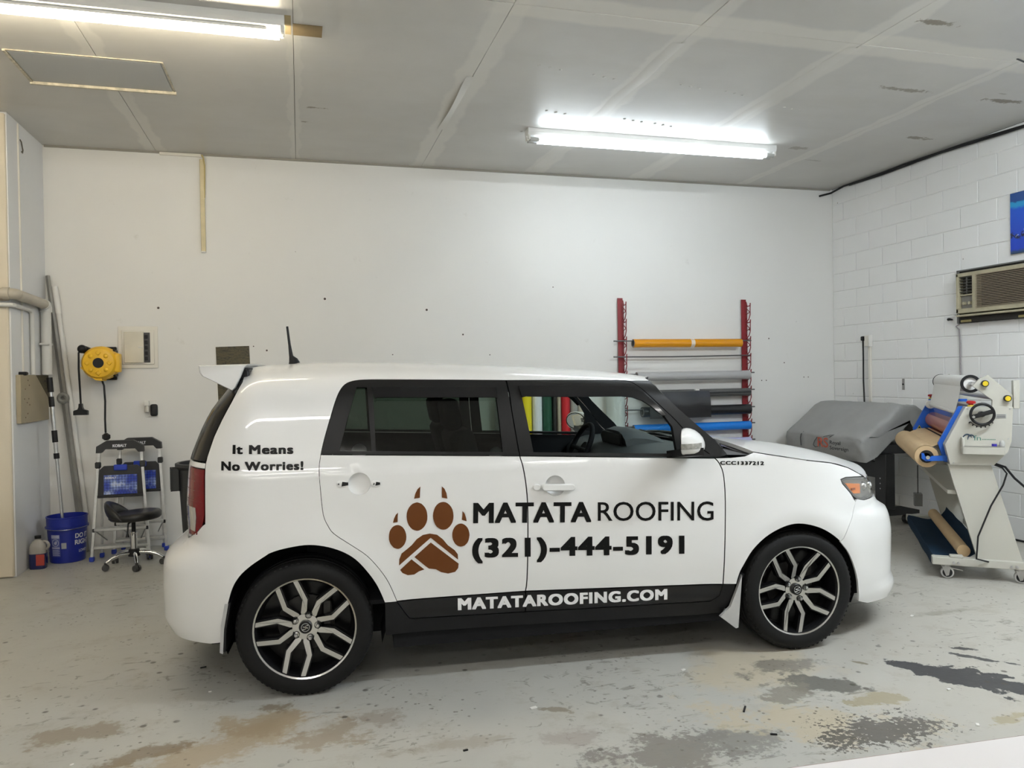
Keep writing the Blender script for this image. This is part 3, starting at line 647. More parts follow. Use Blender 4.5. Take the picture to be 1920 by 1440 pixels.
def panel(name, outer, mats, parent=CAR, holes=(), off=0.0, flange=.014, h=.04, inner=None, gap=.0028, far=False, tol=1.0):
    """a body panel cut from the side surface of the car; mats[0] outside, mats[1] inside skin (inner = thickness)"""
    if gap: outer = shrink(outer, gap)
    outer = resample(outer, h * .8); holes = [resample(q, h * .6) for q in holes]
    pv, tris = cdt(outer, list(holes), h)
    V = []; N = []; Fc = []; M = []
    def sp(x, z, o): return (x, -(W(x, z) + o), z)
    n = len(pv)
    for x, z in pv:
        V.append(sp(x, z, off)); N.append(nrm(x, -max(W(x, z), 1e-3), z))
    for t in tris:
        a, b, c = (Vector(V[i]) for i in t)
        t = list(t)
        if (b - a).cross(c - a).y > 0: t.reverse()
        Fc.append(t); M.append(0)
    # border count per edge gives the rim
    cnt = {}
    for t in Fc:
        for i in range(3):
            e = (t[i], t[(i + 1) % 3]); cnt[e] = 1
    rim = [e for e in cnt if (e[1], e[0]) not in cnt]
    dep = inner if inner else flange
    if dep:
        im = {}
        for a, b in rim:
            for q in (a, b):
                if q not in im:
                    x, z = pv[q]; im[q] = (len(V), len(V) + 1)
                    no = N[q]
                    V.append(V[q]); N.append(None)
                    V.append((x - no.x * dep * .3, -(W(x, z) + off) + dep, z - no.z * dep * .3)); N.append(None)
            Fc.append([im[b][0], im[a][0], im[a][1], im[b][1]]); M.append(1 if inner and len(mats) > 1 else 0)  # dark rim colour stands in for the shade inside deep panel gaps
        if inner:
            base = len(V)
            for i, (x, z) in enumerate(pv):
                no = N[i]; V.append((x - no.x * inner * .3, -(W(x, z) + off) + inner, z - no.z * inner * .3)); N.append(-no)
            for t in [f for f in Fc if len(f) == 3]:
                Fc.append([base + q for q in reversed(t)]); M.append(1 if len(mats) > 1 else 0)
    me = bpy.data.meshes.new(name); me.from_pydata(V, [], Fc); 
    me.polygons.foreach_set('material_index', M); me.polygons.foreach_set('use_smooth', [True] * len(Fc)); me.update()
    o = link(name, me, mats, parent, smooth=False)
    nl = []
    for i, q in enumerate(N): nl.append(q if q is not None else Vector((0, 0, 0)))
    me.normals_split_custom_set_from_vertices(nl)
    if far: o.scale = (1, -1, 1)
    return o
def both(name, *a, **k):
    o = panel(name, *a, **k)
    f = o.copy(); COL.objects.link(f); f.scale = (1, -1, 1)
    return o, f

# ---- outlines
def smooth(p, n=4):
    out = []; m = len(p)
    for i in range(m - 1):
        a, b, c, d = p[max(i - 1, 0)], p[i], p[i + 1], p[min(i + 2, m - 1)]
        for k in range(n):
            t = k / n
            out.append(tuple(.5 * (2 * b[q] + (c[q] - a[q]) * t + (2 * a[q] - 5 * b[q] + 4 * c[q] - d[q]) * t * t + (3 * b[q] - a[q] - 3 * c[q] + d[q]) * t ** 3) for q in (0, 1)))
    return out + [tuple(p[-1])]
dg, bg, ag = smooth(F['door_rear_gap'], 3), smooth(F['b_gap'], 3), smooth(F['a_gap'], 3)
ar, af = smooth(F['arch_r'], 4), smooth(F['arch_f'], 4)
dr, df, dp = smooth(F['dlo_r'], 3), smooth(F['dlo_f'], 3), F['dpil']
st = F['stripe_top']; rt = F['rock_top']
# rear quarter + roof side strip, then the roof itself: one body shell
top = [(x, ztop(x)) for x in [.545 - k * (2.145 / 36) for k in range(37)]]
k0 = 9
outer = F['bump_gap'][:0] + [dp[0]] + F['bump_gap'][1:4] + [ar[32]] + ar[31::-1] + [dg[-1]] + dg[-2::-1] + dr[1:] + df[:10] + [F['a_pil'][0]]
outer = [tuple(p) for p in outer] + top + [tuple(p) for p in dp[-2:0:-1]]
def body_shell():
    ou = resample(outer, .032)
    pv, tris = cdt(ou, [], .045)
    V = []; N = []; Fc = []; M = []
    for s in (-1, 1):
        base = len(V)
        for x, z in pv:
            w = W(x, z); V.append((x, s * w, z)); q = nrm(x, -w, z); N.append(Vector((q.x, -s * q.y, q.z)) if s == 1 else q)
        for t in tris:
            a, b, c = (Vector(V[base + i]) for i in t); t = [base + i for i in t]
            if (b - a).cross(c - a).y * s < 0: t.reverse()
            Fc.append(t); M.append(0)
    # roof
    rows = []
    nx, ny = 60, 24
    def roofz(x, y):
        lo, hi = 1.25, Z_roof(x)
        for _ in range(40):
            m_ = (lo + hi) / 2
            if W(x, m_) > abs(y): lo = m_
            else: hi = m_
        return lo
    base = len(V)
    for i in range(nx + 1):
        x = lerp(-1.60, .545, i / nx)
        for j in range(ny + 1):
            u = -1 + 2 * j / ny; u = math.copysign(1 - (1 - abs(u)) ** 1.25, u) if True else u
            ye = W(x, ztop(x)); y = ye * u
            s = max(0, (x + .35) / .895); s = s * s * (3 - 2 * s)
            xx = x + .17 * (1 - u * u) * s
            z = roofz(xx, y) if abs(u) < 1 else ztop(x)
            V.append((xx, y, z)); q = nrm(xx, y if abs(y) > 1e-3 else 1e-3, min(z, Z_roof(xx) - 1e-4)); N.append(q)
    for i in range(nx):
        for j in range(ny):
            a = base + i * (ny + 1) + j
            Fc.append([a, a + ny + 1, a + ny + 2, a + 1]); M.append(0)
    # inner skin
    nb = len(V); nf = len(Fc)
    for i in range(nb):
        q = N[i]; V.append(tuple(Vector(V[i]) - q * .022)); N.append(-q)
    for t in Fc[:nf]: Fc.append([nb + q for q in reversed(t)]); M.append(1)
    cnt = {}
    for t in Fc[:nf]:
        for i in range(len(t)): cnt[(t[i], t[(i + 1) % len(t)])] = 1
    for (a, b) in [e for e in cnt if (e[1], e[0]) not in cnt]:
        k = len(V); V.extend([V[b], V[a], V[nb + a], V[nb + b]]); N.extend([None] * 4)
        Fc.append([k, k + 1, k + 2, k + 3]); M.append(1)  # shell rim coloured dark too, as shade within the gaps
    me = bpy.data.meshes.new('body_shell'); me.from_pydata(V, [], Fc); me.polygons.foreach_set('material_index', M)
    me.polygons.foreach_set('use_smooth', [True] * len(Fc)); me.update()
    o = link('body_shell', me, [PAINT, INTER], CAR, smooth=False)
    me.normals_split_custom_set_from_vertices([q if q is not None else Vector((0, 0, 0)) for q in N])
    return o
body_shell()

# doors
def circ(cx, cz, r, n=24): return [(cx + r * math.cos(2 * PI * k / n), cz + r * math.sin(2 * PI * k / n)) for k in range(n)]
bell = F['belt']
rear_out = [tuple(bell[0])] + [tuple(p) for p in dg[1:]] + [tuple(st[1])] + [tuple(p) for p in bg[-2::-1]]
rear_out[-1] = tuple(bell[1])
CUP_R = (-1.034, 1.0076, .054); CUP_F = (-.0605, .957, .052)
front_out = [tuple(bell[1])] + [tuple(p) for p in bg[1:]] + [tuple(st[2])] + [tuple(p) for p in ag[-2::-1]]
doors = {}
for nm, ou, cup in (('rear_door', rear_out, CUP_R), ('front_door', front_out, CUP_F)):
    o = panel(nm, ou, [PAINT, INTER], holes=[circ(*cup)], inner=.035)
    f = o.copy(); COL.objects.link(f); f.scale = (1, -1, 1); doors[nm] = (o, f)
low_r = [tuple(st[0])] + [tuple(p) for p in rt[1:5]] + [tuple(st[1])]
low_f = [tuple(st[1]), tuple(rt[4])] + [tuple(p) for p in rt[5:8]] + [tuple(st[2])]
for nm, ou in (('rear_door', low_r), ('front_door', low_f)):
    for d, far in zip(doors[nm], (False, True)):
        o = panel('lower_door_band', ou, [GLOSSB], parent=d, inner=.02, off=.001)
# window frames, glass, rain visors
fr_r = [tuple(p) for p in dr] + [tuple(p) for p in F['b_seam'][1:]] + [tuple(bell[1]), tuple(bell[0])]
fr_r = [tuple(p) for p in dr] + [(F['b_seam'][1][0], F['b_seam'][1][1]), tuple(bell[1]), tuple(bell[0])]
fr_f = [tuple(p) for p in df[:-1]] + [tuple(bell[2]), tuple(bell[1]), tuple(F['b_seam'][1])]
wr, wq, wf = ([tuple(p) for p in F[k]] for k in ('win_r', 'win_q', 'win_f'))
wq = [wq[0], wq[1], wq[2], wq[3], wq[4]]
for side in (0, 1):
    dR, dF = doors['rear_door'][side], doors['front_door'][side]
    panel('window_frame', fr_r, [SATINB, INTER], parent=dR, holes=[wr, wq], inner=.03, gap=.003, off=.001)
    panel('window_frame', fr_f, [SATINB, INTER], parent=dF, holes=[wf], inner=.03, gap=.003, off=.001)
    panel('window_glass', wr, [TINT], parent=dR, off=-.012, flange=0, gap=-.004)
    panel('quarter_window_glass', wq, [TINT], parent=dR, off=-.012, flange=0, gap=-.004)
    if side == 1: panel('window_glass', wf, [CLGL], parent=dF, off=-.014, flange=0, gap=-.004)
    panel('rain_visor', [tuple(p) for p in F['visor_r']], [GLOSSB], parent=dR, off=.016, flange=.018, gap=0)
    panel('rain_visor', [tuple(p) for p in F['visor_f']], [GLOSSB], parent=dF, off=.016, flange=.018, gap=0)
    # belt moulding
    for d, a, b in ((dR, bell[0], bell[1]), (dF, bell[1], bell[2])):
        ou = [(a[0] + .004, a[1] + .002), (b[0] - .004, b[1] + .002), (b[0] - .004, b[1] + .018), (a[0] + .004, a[1] + .018)]
        panel('belt_moulding', ou, [SATINB], parent=d, off=.006, flange=.008, gap=0)

# handles
def surf(x, z, o=0.0): return Vector((x, -(W(x, z) + o), z))
def cup(parent, c):
    rows = []
    cx, cz, R_ = c
    for i in range(9):
        t = i / 8; r = R_ * math.cos(t * PI / 2) * 1.0 + 1e-4; d = .030 * math.sin(t * PI / 2) ** .8
        rows.append([surf(cx + r * math.cos(2 * PI * k / 24), cz + r * math.sin(2 * PI * k / 24), -d) for k in range(24)])
    MB().grid(rows, True).done('handle_recess', PAINT, parent)
for sd in (0, 1): cup(doors['front_door'][sd], CUP_F); cup(doors['rear_door'][sd], CUP_R)
def pill(x0, x1, zc, hh, o0, o1, n=10, slope=0.0):
    pts = []
    for k in range(n + 1):
        a = PI / 2 + PI * k / n; pts.append((x0 + hh + hh * math.cos(a), zc + hh * math.sin(a)))
    for k in range(n + 1):
        a = -PI / 2 + PI * k / n; pts.append((x1 - hh + hh * math.cos(a), zc + slope + hh * math.sin(a)))
    return pts
def slab(mb, poly, o0, o1, taper=.8):
    cx = sum(p[0] for p in poly) / len(poly); cz = sum(p[1] for p in poly) / len(poly)
    q = shrink(poly, -.0) ; inn = shrink(poly, min(.006, .004))
    mb.ring_loft([[surf(x, z, o0) for x, z in poly], [surf(x, z, lerp(o0, o1, .7)) for x, z in poly], [surf(x, z, o1) for x, z in inn]], True, True)
mb = MB(); slab(mb, pill(-.178, -.138, .9535, .0165, 0, 0), -.004, .012); mb.done('lock_cover', PAINT, doors['front_door'][0])
mb = MB(); slab(mb, pill(-.137, .036, .9535, .0165, 0, 0, slope=-.004), .012, .036)
mb.box(surf(-.125, .953, .01), (.016, .03, .024), .004); mb.box(surf(.024, .95, .01), (.016, .03, .024), .004)
hd_ = mb.done('door_handle', PAINT, doors['front_door'][0])
c = hd_.copy(); COL.objects.link(c); c.parent = doors['front_door'][1]
c = hd_.copy(); COL.objects.link(c); c.parent = doors['rear_door'][1]; c.location = (-.98, -.006, .052)
mb = MB(); slab(mb, pill(-1.142, -1.089, 1.0112, .0165, 0, 0), -.003, .006); slab(mb, pill(-.981, -.929, 1.0062, .0165, 0, 0), -.003, .006)
o = mb.done('handle_base', PAINT, doors['rear_door'][0]); o['label'] = 'white base plates left where the pull handle is missing'
mb = MB()
for x0, x1, z0, hh in ((-1.136, -1.128, 1.0115, .004), (-1.118, -1.086, 1.011, .011), (-.969, -.962, 1.006, .006), (-.958, -.935, 1.006, .009)):
    q = [(x0, z0 - hh), (x1, z0 - hh * .6), (x1, z0 + hh * .6), (x0 + .004, z0 + hh)]
    mb.ring_loft([[surf(x, z, .004) for x, z in q], [surf(x, z, .0075) for x, z in q]])
mb.done('handle_opening', BLACK, doors['rear_door'][0], smooth=False)

# rocker, pillars, fenders
rock = [tuple(p) for p in rt] + [(.915, .393)] + [tuple(p) for p in F['rock_bot'][::-1]] + [(-.924, .43)]
both('rocker_panel', rock, [mat('rocker_black', (.008, .008, .009), .4, spec=.25)], inner=.05, off=-.004)
apil = [tuple(p) for p in df[9:]] + [(.817, 1.064), (.89, 1.078)] + [tuple(p) for p in F['a_pil'][::-1]]
both('pillar_cover', apil, [SATINB, INTER], inner=.03, off=.0, gap=.002)
fend = [tuple(p) for p in ag] + [tuple(p) for p in af[:37]] + [tuple(p) for p in F['fb_gap'][::-1]] + [tuple(F['headlight_b'][1]), tuple(F['headlight_b'][0]), tuple(F['headlight'][0]), tuple(F['headlight'][1]), tuple(F['headlight'][2])] + [(1.79, .911)] + [tuple(p) for p in F['hood_line'][-2::-1]] + [tuple(p) for p in F['fend_cowl'][-2::-1]]
both('front_fender', fend, [PAINT, INTER], inner=.02, h=.035)

# bumpers, tailgate, rear glass: side pieces joined round the end by a fascia
def xe_r(z, t): return -1.5 + (X_rear(z) + 1.5) * t
def xe_f(z, t): return 1.3 + (X_front(z) - 1.3) * t
def end_piece(name, outer, mats, end, z0, z1, te, parent=CAR, nz=14, ny=26, inset=0.0, zf=None, both_sides=True, h=.03):
    """side piece (outline in x,z) + wrap-round face between z0 and z1"""
    V = []; N = []; Fc = []
    if outer:
        pv, tris = cdt(resample(outer, h * .8), [], h)
        for s in (-1, 1):
            base = len(V)
            for x, z in pv:
                w = W(x, z) - inset; V.append((x, s * w, z)); q = nrm(x, -max(w, 1e-3), z); N.append(Vector((q.x, -q.y, q.z)) if s == 1 else q)
            for t in tris:
                a, b, c = (Vector(V[base + i]) for i in t); t = [base + i for i in t]
                if (b - a).cross(c - a).y * s < 0: t.reverse()
                Fc.append(t)
    base = len(V)
    for i in range(nz + 1):
        z = lerp(z0, z1, i / nz)
        x_e = xe_r(z, te) if end == 'r' else xe_f(z, te)
        ye = W(x_e, z) - inset
        for j in range(ny + 1):
            u = -1 + 2 * j / ny; y = ye * u
            lo, hi = (x_e, X_rear(z)) if end == 'r' else (x_e, X_front(z))
            for _ in range(32):
                m_ = (lo + hi) / 2
                if W(m_, z) - inset > abs(y): lo = m_
                else: hi = m_
            x = x_e if abs(u) > .9999 else lo
            V.append((x, y, z))
            q = nrm(x, y if abs(y) > 1e-3 else -1e-3, z); N.append(q)
    for i in range(nz):
        for j in range(ny):
            a = base + i * (ny + 1) + j
            f = [a, a + 1, a + ny + 2, a + ny + 1]
            Fc.append(f if end == 'f' else f[::-1])
    nb = len(V); nf = len(Fc)
    for i in range(nb): V.append(tuple(Vector(V[i]) - N[i] * .012)); N.append(-N[i])
    for t in Fc[:nf]: Fc.append([nb + q for q in reversed(t)])
    cnt = {}
    for t in Fc[:nf]:
        for i in range(len(t)): cnt[(t[i], t[(i + 1) % len(t)])] = 1
    for (a, b) in [e for e in cnt if (e[1], e[0]) not in cnt]:
        k = len(V); V.extend([V[b], V[a], V[nb + a], V[nb + b]]); N.extend([None] * 4); Fc.append([k, k + 1, k + 2, k + 3])
    me = bpy.data.meshes.new(name); me.from_pydata(V, [], Fc); me.polygons.foreach_set('use_smooth', [True] * len(Fc)); me.update()
    o = link(name, me, mats, parent, smooth=False)
    me.normals_split_custom_set_from_vertices([q if q is not None else Vector((0, 0, 0)) for q in N])
    return o
def edge_pts(end, z0, z1, te, n=14):
    fn = xe_r if end == 'r' else xe_f
    return [(fn(lerp(z0, z1, k / n), te), lerp(z0, z1, k / n)) for k in range(n + 1)]
TR = .88
bump = [tuple(p) for p in F['bump_gap'][:4]] + [tuple(p) for p in ar[32:]] + [(-1.74, .275)] + edge_pts('r', .268, .735, TR) + [tuple(F['tail'][3]), tuple(F['tail'][2])]
end_piece('rear_bumper', bump, [PAINT], 'r', .268, .735, TR)
fb = [tuple(p) for p in F['fb_gap']] + [tuple(p) for p in af[40:]] + [(1.80, .188)] + edge_pts('f', .165, .775, TR) + [tuple(F['headlight_b'][4]), tuple(F['headlight_b'][3])]
end_piece('front_bumper', fb, [PAINT], 'f', .165, .775, TR)
end_piece('grille', None, [BLACK], 'f', .785, .875, .86, nz=6)
for k in range(4):
    q = MB(); q.ring_loft([[(X_front(.36) - .003 - .42 * abs(u) ** 3.4 + dx, .46 * u, .30 + .05 * k + dz) for dx, dz in ((-.01, -.006), (.008, -.006), (.008, .006), (-.01, .006))] for u in [-1 + j / 8 for j in range(17)]]); q.done('grille_slat', BLACK, CAR, smooth=False)
# tailgate
end_piece('tailgate', None, [PAINT], 'r', .745, 1.122, TR)
strip = [(-1.757, 1.096), (-1.7535, 1.1215)] + edge_pts('r', 1.122, 1.097, TR, 3)
both('tailgate_corner', strip, [PAINT], flange=.02, gap=.001)
gl = [tuple(p) for p in dp[4:9]] + [(-1.594, 1.53)] + edge_pts('r', 1.53, 1.126, .9, 12)
gl[0] = (-1.752, 1.126)
both('rear_side_glass', gl, [mat('privacy_glass', (.006, .006, .006), .15, spec=.15)], flange=.02, gap=.004)
end_piece('rear_window', None, [TINT], 'r', 1.126, 1.53, .9, nz=10)
# lights
tl = [tuple(p) for p in F['tail']] + [(-1.80, .775)] + edge_pts('r', .752, 1.093, .93)
for far in (False, True):
    o = panel('tail_light', tl, [REDL], flange=.03, gap=.003, h=.025, far=far)
    zc0, zc1 = .79, .905
    cl = [(-1.812, zc1), (-1.807, .86), (-1.815, zc0)] + edge_pts('r', zc0, zc1, .94, 5)
    panel('reversing_lens', cl, [CLEARL], parent=o, off=.003, flange=.006, gap=0, h=.02)
    for z in (1.03, .985, .935):
        panel('lens_ridge', [(-1.765, z), (-1.765, z + .004)] + edge_pts('r', z + .004, z, .93, 1), [mat('lens_ridge_red', (.2, .004, .008), .2)] if z > 1 and not far else [bpy.data.materials['lens_ridge_red']], parent=o, off=.002, flange=.004, gap=0, h=.02)
hl = [tuple(p) for p in F['headlight']] + edge_pts('f', .898, .784, .88, 6) + [tuple(p) for p in F['headlight_b'][::-1]]
hin = shrink(hl, .014)
for far in (False, True):
    o = panel('headlight', hl, [SILV], off=-.020, flange=.04, gap=.003, h=.025, far=far)
    panel('headlight_bezel', hl, [mat('bezel_grey', (.17, .17, .165), .35) if not far else bpy.data.materials['bezel_grey']], holes=[hin], parent=o, off=-.002, flange=.02, gap=.003, h=.02)
    panel('amber_marker', [tuple(p) for p in F['amber']], [AMBER], parent=o, off=-.010, flange=.012, gap=0, h=.02)
    panel('marker_bulb', [(1.66, .858), (1.70, .857), (1.70, .846), (1.665, .846)], [mat('amber_dark', (.30, .06, .005), .2) if not far else bpy.data.materials['amber_dark']], parent=o, off=-.007, flange=.004, gap=0, h=.02)
    mb = MB()
    for k, (x, z) in enumerate(((1.80, .85), (1.90, .84))):
        mb.ball(Vector((x, -(W(x, z) - .03), z)), .028, 10, 6)
    mb.done('lamp_bulb_housing', CHROME, o)
    panel('headlight_lens', hl, [glass_mat('headlight_glass', (.86, .86, .85)) if not far else bpy.data.materials['headlight_glass']], parent=o, off=.001, flange=0, gap=.005, h=.025)

# bonnet
HL = F['hood_line']
def hood():
    xs = [p[0] for p in HL]; n = 26; rows = []; ns = 22
    xs0, xs1 = HL[0][0], HL[-1][0]
    zi = pchip([(a, b) for a, b in HL])
    for i in range(n + 1):
        s = i / n; x = lerp(xs0, xs1, s); z = zi(x); ye = W(x, z) - .002
        xc = lerp(1.055, 2.10, s); zc = z + lerp(.040, .030, s) * (1 - .15 * s)
        row = []
        for j in range(ns + 1):
            u = -1 + 2 * j / ns; k = 1 - u * u; kk = 1 - abs(u) ** 2.3
            row.append((lerp(x, xc, k), ye * u, lerp(z + .002, zc, kk)))
        rows.append(row)
    last = rows[-1]
    rows.append([(p[0] + .012, p[1] * 1.0, p[2] - .012) for p in last]); rows.append([(p[0] + .008, p[1] * .995, p[2] - .028) for p in last])
    rows.insert(0, [(p[0], p[1], p[2] - .02) for p in rows[0]])
    return MB().grid(rows).done('bonnet', PAINT, CAR, angle=50)
hood()
# windscreen, cowl, wipers
AP = F['a_pil']
rows = []
for k in range(13):
    t = k / 12 * (len(AP) - 1); i = min(int(t), len(AP) - 2); t -= i
    x, z = lerp(AP[i][0], AP[i + 1][0], t), lerp(AP[i][1], AP[i + 1][1], t); ye = W(x, z) - .012
    b = lerp(.17, .13, k / 12)
    rows.append([(x + b * (1 - u * u), ye * u, z) for u in [-1 + 2 * j / 20 for j in range(21)]])
MB().grid(rows).done('windscreen', CLGL, CAR)
rows = []
for k in range(7):
    s = k / 6
    rows.append([(lerp(.86 + .13 * (1 - u * u), 1.062, s), .835 * u * lerp(1, .985, s), lerp(1.078, 1.068, s) + .012 * (1 - u * u)) for u in [-1 + 2 * j / 18 for j in range(19)]])
rows.append([(p[0] + .01, p[1], p[2] - .06) for p in rows[-1]])
MB().grid(rows).done('cowl', mat('cowl_grey', (.055, .055, .055), .5), CAR)
mb = MB()
for (x0, y0, x1, y1) in ((1.00, -.52, .945, -.10), (1.02, .05, .985, .55)):
    mb.tube([(x0, y0, 1.098), (lerp(x0, x1, .1), lerp(y0, y1, .1), 1.122), (lerp(x0, x1, .6), lerp(y0, y1, .6), 1.12), (x1, y1, 1.108)], [.014, .012, .008, .006], 6)
    mb.cyl((x0, y0, 1.07), (x0, y0, 1.108), .022, .018, 10)
    mb.tube([(x0 - .10, y0 - .25, 1.10), (x0 - .09, y0 + .1, 1.115), (x1 - .02, y1 + .1, 1.112)], .006, 6)
mb.done('wiper', BLACK, CAR)
mb = MB()
mb.tube([(.93, -.70, 1.085), (.95, -.62, 1.112), (.97, -.50, 1.12), (.99, -.36, 1.112)], [.013, .011, .009, .008], 6); mb.cyl((.935, -.68, 1.07), (.935, -.68, 1.105), .02, .016, 10)
mb.done('wiper', BLACK, CAR)

# spoiler
sp = [(p[0], p[2]) for p in F['spoiler']]
mb = MB()
rings = []
for k in range(21):
    u = -1 + 2 * k / 20; y = .635 * u
    thin = 1 - min(1, (1 - abs(u)) / .12)
    rg = []
    for (x, z) in sp:
        zt = 1.594; zz = z if thin >= 1 else lerp(max(z, 1.545 if x < -1.7 else 1.512), z, thin ** .7)
        rg.append((x + .06 * (1 - u * u) * (-.4), y, zz + .012 * (1 - u * u)))
    rings.append(rg)
r0 = rings[0]; c0 = (sum(p[0] for p in r0) / len(r0), sum(p[2] for p in r0) / len(r0))
def capring(rg, s, dy): return [(lerp(c0[0], p[0], s), p[1] + dy, lerp(c0[1], p[2], s)) for p in rg]
rings = [capring(rings[0], .93, -.014), capring(rings[0], .975, -.008)] + rings + [capring(rings[-1], .975, .008), capring(rings[-1], .93, .014)]
mb.ring_loft(rings, True, True)
mb.done('spoiler', PAINT, CAR, angle=50)
MB().box((-1.595, 0, 1.53), (.05, 1.16, .10), .01).done('spoiler_seal', BLACK, CAR)
# aerial
t_ = MB().tube([(-1.395, 0, 1.608), (-1.40, 0, 1.63), (-1.412, 0, 1.652), (-1.42, 0, 1.72), (-1.431, 0, 1.826)], [.034, .026, .012, .0075, .0065], 10).done('aerial', BLACK, CAR)

# door mirror: housing, indicator strip, foot
def mirror(far):
    sh = lambda p: (p[0] + .55 * (p[1] + .985) + .022, p[1], p[2])
    prof = [(.558, 1.170, .060), (.562, 1.170, .066), (.58, 1.170, .0675), (.60, 1.168, .066), (.625, 1.163, .061), (.65, 1.156, .050), (.668, 1.150, .036), (.678, 1.146, .018), (.681, 1.145, .004)]
    rings = []
    for x, zc, hz in prof:
        rings.append([(x, -.985 + .092 * (hz / .0675) * math.copysign(abs(math.cos(a)) ** .75, math.cos(a)), zc + hz * math.copysign(abs(math.sin(a)) ** .75, math.sin(a))) for a in [2 * PI * k / 28 for k in range(28)]])
    rings = [[sh(p) for p in r] for r in rings]
    h_ = MB().ring_loft(rings).done('door_mirror', PAINT, CAR, angle=60)
    rings = []
    for x, zc, hz in prof[:7]:
        ys = []
        for zz in (1.137, 1.147, 1.157, 1.165):
            s = max(-1, min(1, (zz - zc) / hz)); c_ = (1 - abs(s) ** (2 / .75)) ** (.75 / 2) if abs(s) < 1 else 0
            ys.append((x, -.985 - .0935 * (hz / .0675) * c_ - .0015, zz))
        rings.append(ys)
    rings = [[sh(p) for p in r] for r in rings]
    MB().grid(rings).done('indicator_lens', mat('mirror_indicator', (.30, .29, .26), .12, coat=1.0, vary=.4, vscale=60), h_)
    MB().ring_loft([[sh((x, -.985 + r * .084 * math.cos(a), 1.170 + r * .058 * math.sin(a))) for a in [2 * PI * k / 24 for k in range(24)]] for x, r in ((.5585, 1), (.5565, .97))]).done('mirror_glass', mat('mirror_silver', (.8, .8, .8), .02, 1.0), h_)
    MB().ring_loft([[sh((x, -.985 + r * .088 * math.cos(a), 1.170 + r * .062 * math.sin(a))) for a in [2 * PI * k / 28 for k in range(28)]] for x, r in ((.562, 1.01), (.555, 1.0), (.555, .93), (.560, .92))], True, False).done('mirror_bezel', BLACK, h_)
    MB().ring_loft([[(.57 + .1 * q[0], -.80 - .24 * s + q[2], 1.085 + .035 * s + q[1] * .04) for q in ((0, -.5, 0), (1, -.5, 0), (1, .5, 0), (0, .5, 0))] for s in (0, .35, .7, 1)]).done('mirror_foot', BLACK, h_)
    if far: h_.scale = (1, -1, 1)
mirror(False); mirror(True)

# mud flaps
mf = F['mud_f']; mr_ = F['mud_r']
for s in (-1, 1):
    MB().ring_loft([[(x, s * .882, z) for x, y, z in mf], [(x, s * .862, z) for x, y, z in mf]], True, True).done('mud_flap', mat('grey_flap', (.42, .42, .41), .5) if s < 0 else bpy.data.materials['grey_flap'], CAR, smooth=False)
    q = [(-1.650, .478), (-1.634, .478), (-1.655, .36), (-1.662, .245), (-1.676, .252), (-1.668, .38)]
    MB().ring_loft([[(x, s * .872, z) for x, z in q], [(x, s * .66, z) for x, z in q]], True, True).done('mud_flap', BLACK, CAR, smooth=False)
    MB().ring_loft([[(x - .010, s * .876, z - .004) for x, z in q], [(x - .010, s * .868, z - .004) for x, z in q]], True, True).done('mud_flap_edge', bpy.data.materials['grey_flap'], CAR, smooth=False)

# wheel arches, underbody, cabin floor
for s in (-1, 1):
    for hx in (-1.3, 1.3):
        rows = []
        for k in range(25):
            a = lerp(-.35, PI + .35, k / 24); r = .385
            rows.append([(hx + r * math.cos(a), s * min(yy, W(hx + r * math.cos(a), max(.2, .345 + r * math.sin(a))) - .016), .345 + r * math.sin(a)) for yy in (.868, .80, .70, .52)])
        b2 = MB(); b2.grid(rows)
        vs = [b2.bm.verts.new((hx + .385 * math.cos(lerp(-.35, PI + .35, k / 24)), s * .52, .345 + .385 * math.sin(lerp(-.35, PI + .35, k / 24)))) for k in range(25)]
        b2.bm.faces.new(vs)
        b2.done('wheel_arch_liner', INTER, CAR)
mb = MB()
mb.box((.06, 0, .265), (3.7, 1.0, .19)); mb.box((0, 0, .265), (1.76, 1.60, .17)); mb.box((-1.88, 0, .42), (.10, .8, .3)); mb.box((1.93, 0, .45), (.12, .8, .4))
mb.box((0.0, 0, .42), (2.0, 1.66, .02)); mb.box((-1.45, 0, .77), (.75, 1.0, .03)); mb.box((1.35, 0, .62), (1.0, 1.02, .5))
mb.done('underbody', INTER, CAR, smooth=False)
MB().box((.93, 0, .72), (.03, 1.6, .62)).done('firewall', INTER, CAR, smooth=False)

# seats, dashboard, steering wheel
def seat(y):
    mb = MB(); mb.box((-.10, y, .60), (.52, .50, .18), .05, None, 3)
    s_ = mb.done('front_seat', INTER, CAR)
    MB().box((-.43, y, .93), (.14, .48, .62), .05, Matrix.Rotation(math.radians(-14), 3, 'Y'), 3).done('seat_back', INTER, s_)
    MB().box((-.535, y, 1.31), (.10, .27, .17), .04, Matrix.Rotation(math.radians(-10), 3, 'Y'), 3).done('headrest', INTER, s_)
seat(-.38); seat(.38)
mb = MB(); mb.box((-1.05, 0, .62), (.5, 1.34, .18), .05, None, 3); s_ = mb.done('rear_seat', INTER, CAR)
MB().box((-1.34, 0, .95), (.16, 1.34, .52), .05, Matrix.Rotation(math.radians(-14), 3, 'Y'), 3).done('seat_back', INTER, s_)
for y in (-.42, .42): MB().box((-1.42, y, 1.27), (.09, .26, .12), .035, None, 3).done('headrest', INTER, s_)
DP = [(.93, .62), (.60, .60), (.47, .72), (.44, .90), (.455, 1.0), (.50, 1.045), (.60, 1.075), (.76, 1.085), (.93, 1.065)]
rings = []
for k in range(15):
    y = lerp(-.79, .79, k / 14); bumpc = math.exp(-((y - .0) / .30) ** 4)
    rings.append([(x - .03 * bumpc * (1 if x < .6 else 0), y, z + (.018 * bumpc if z > 1.0 else 0)) for x, z in DP])
d_ = MB().ring_loft(rings).done('dashboard', DASHM, CAR, angle=50)
rings = []
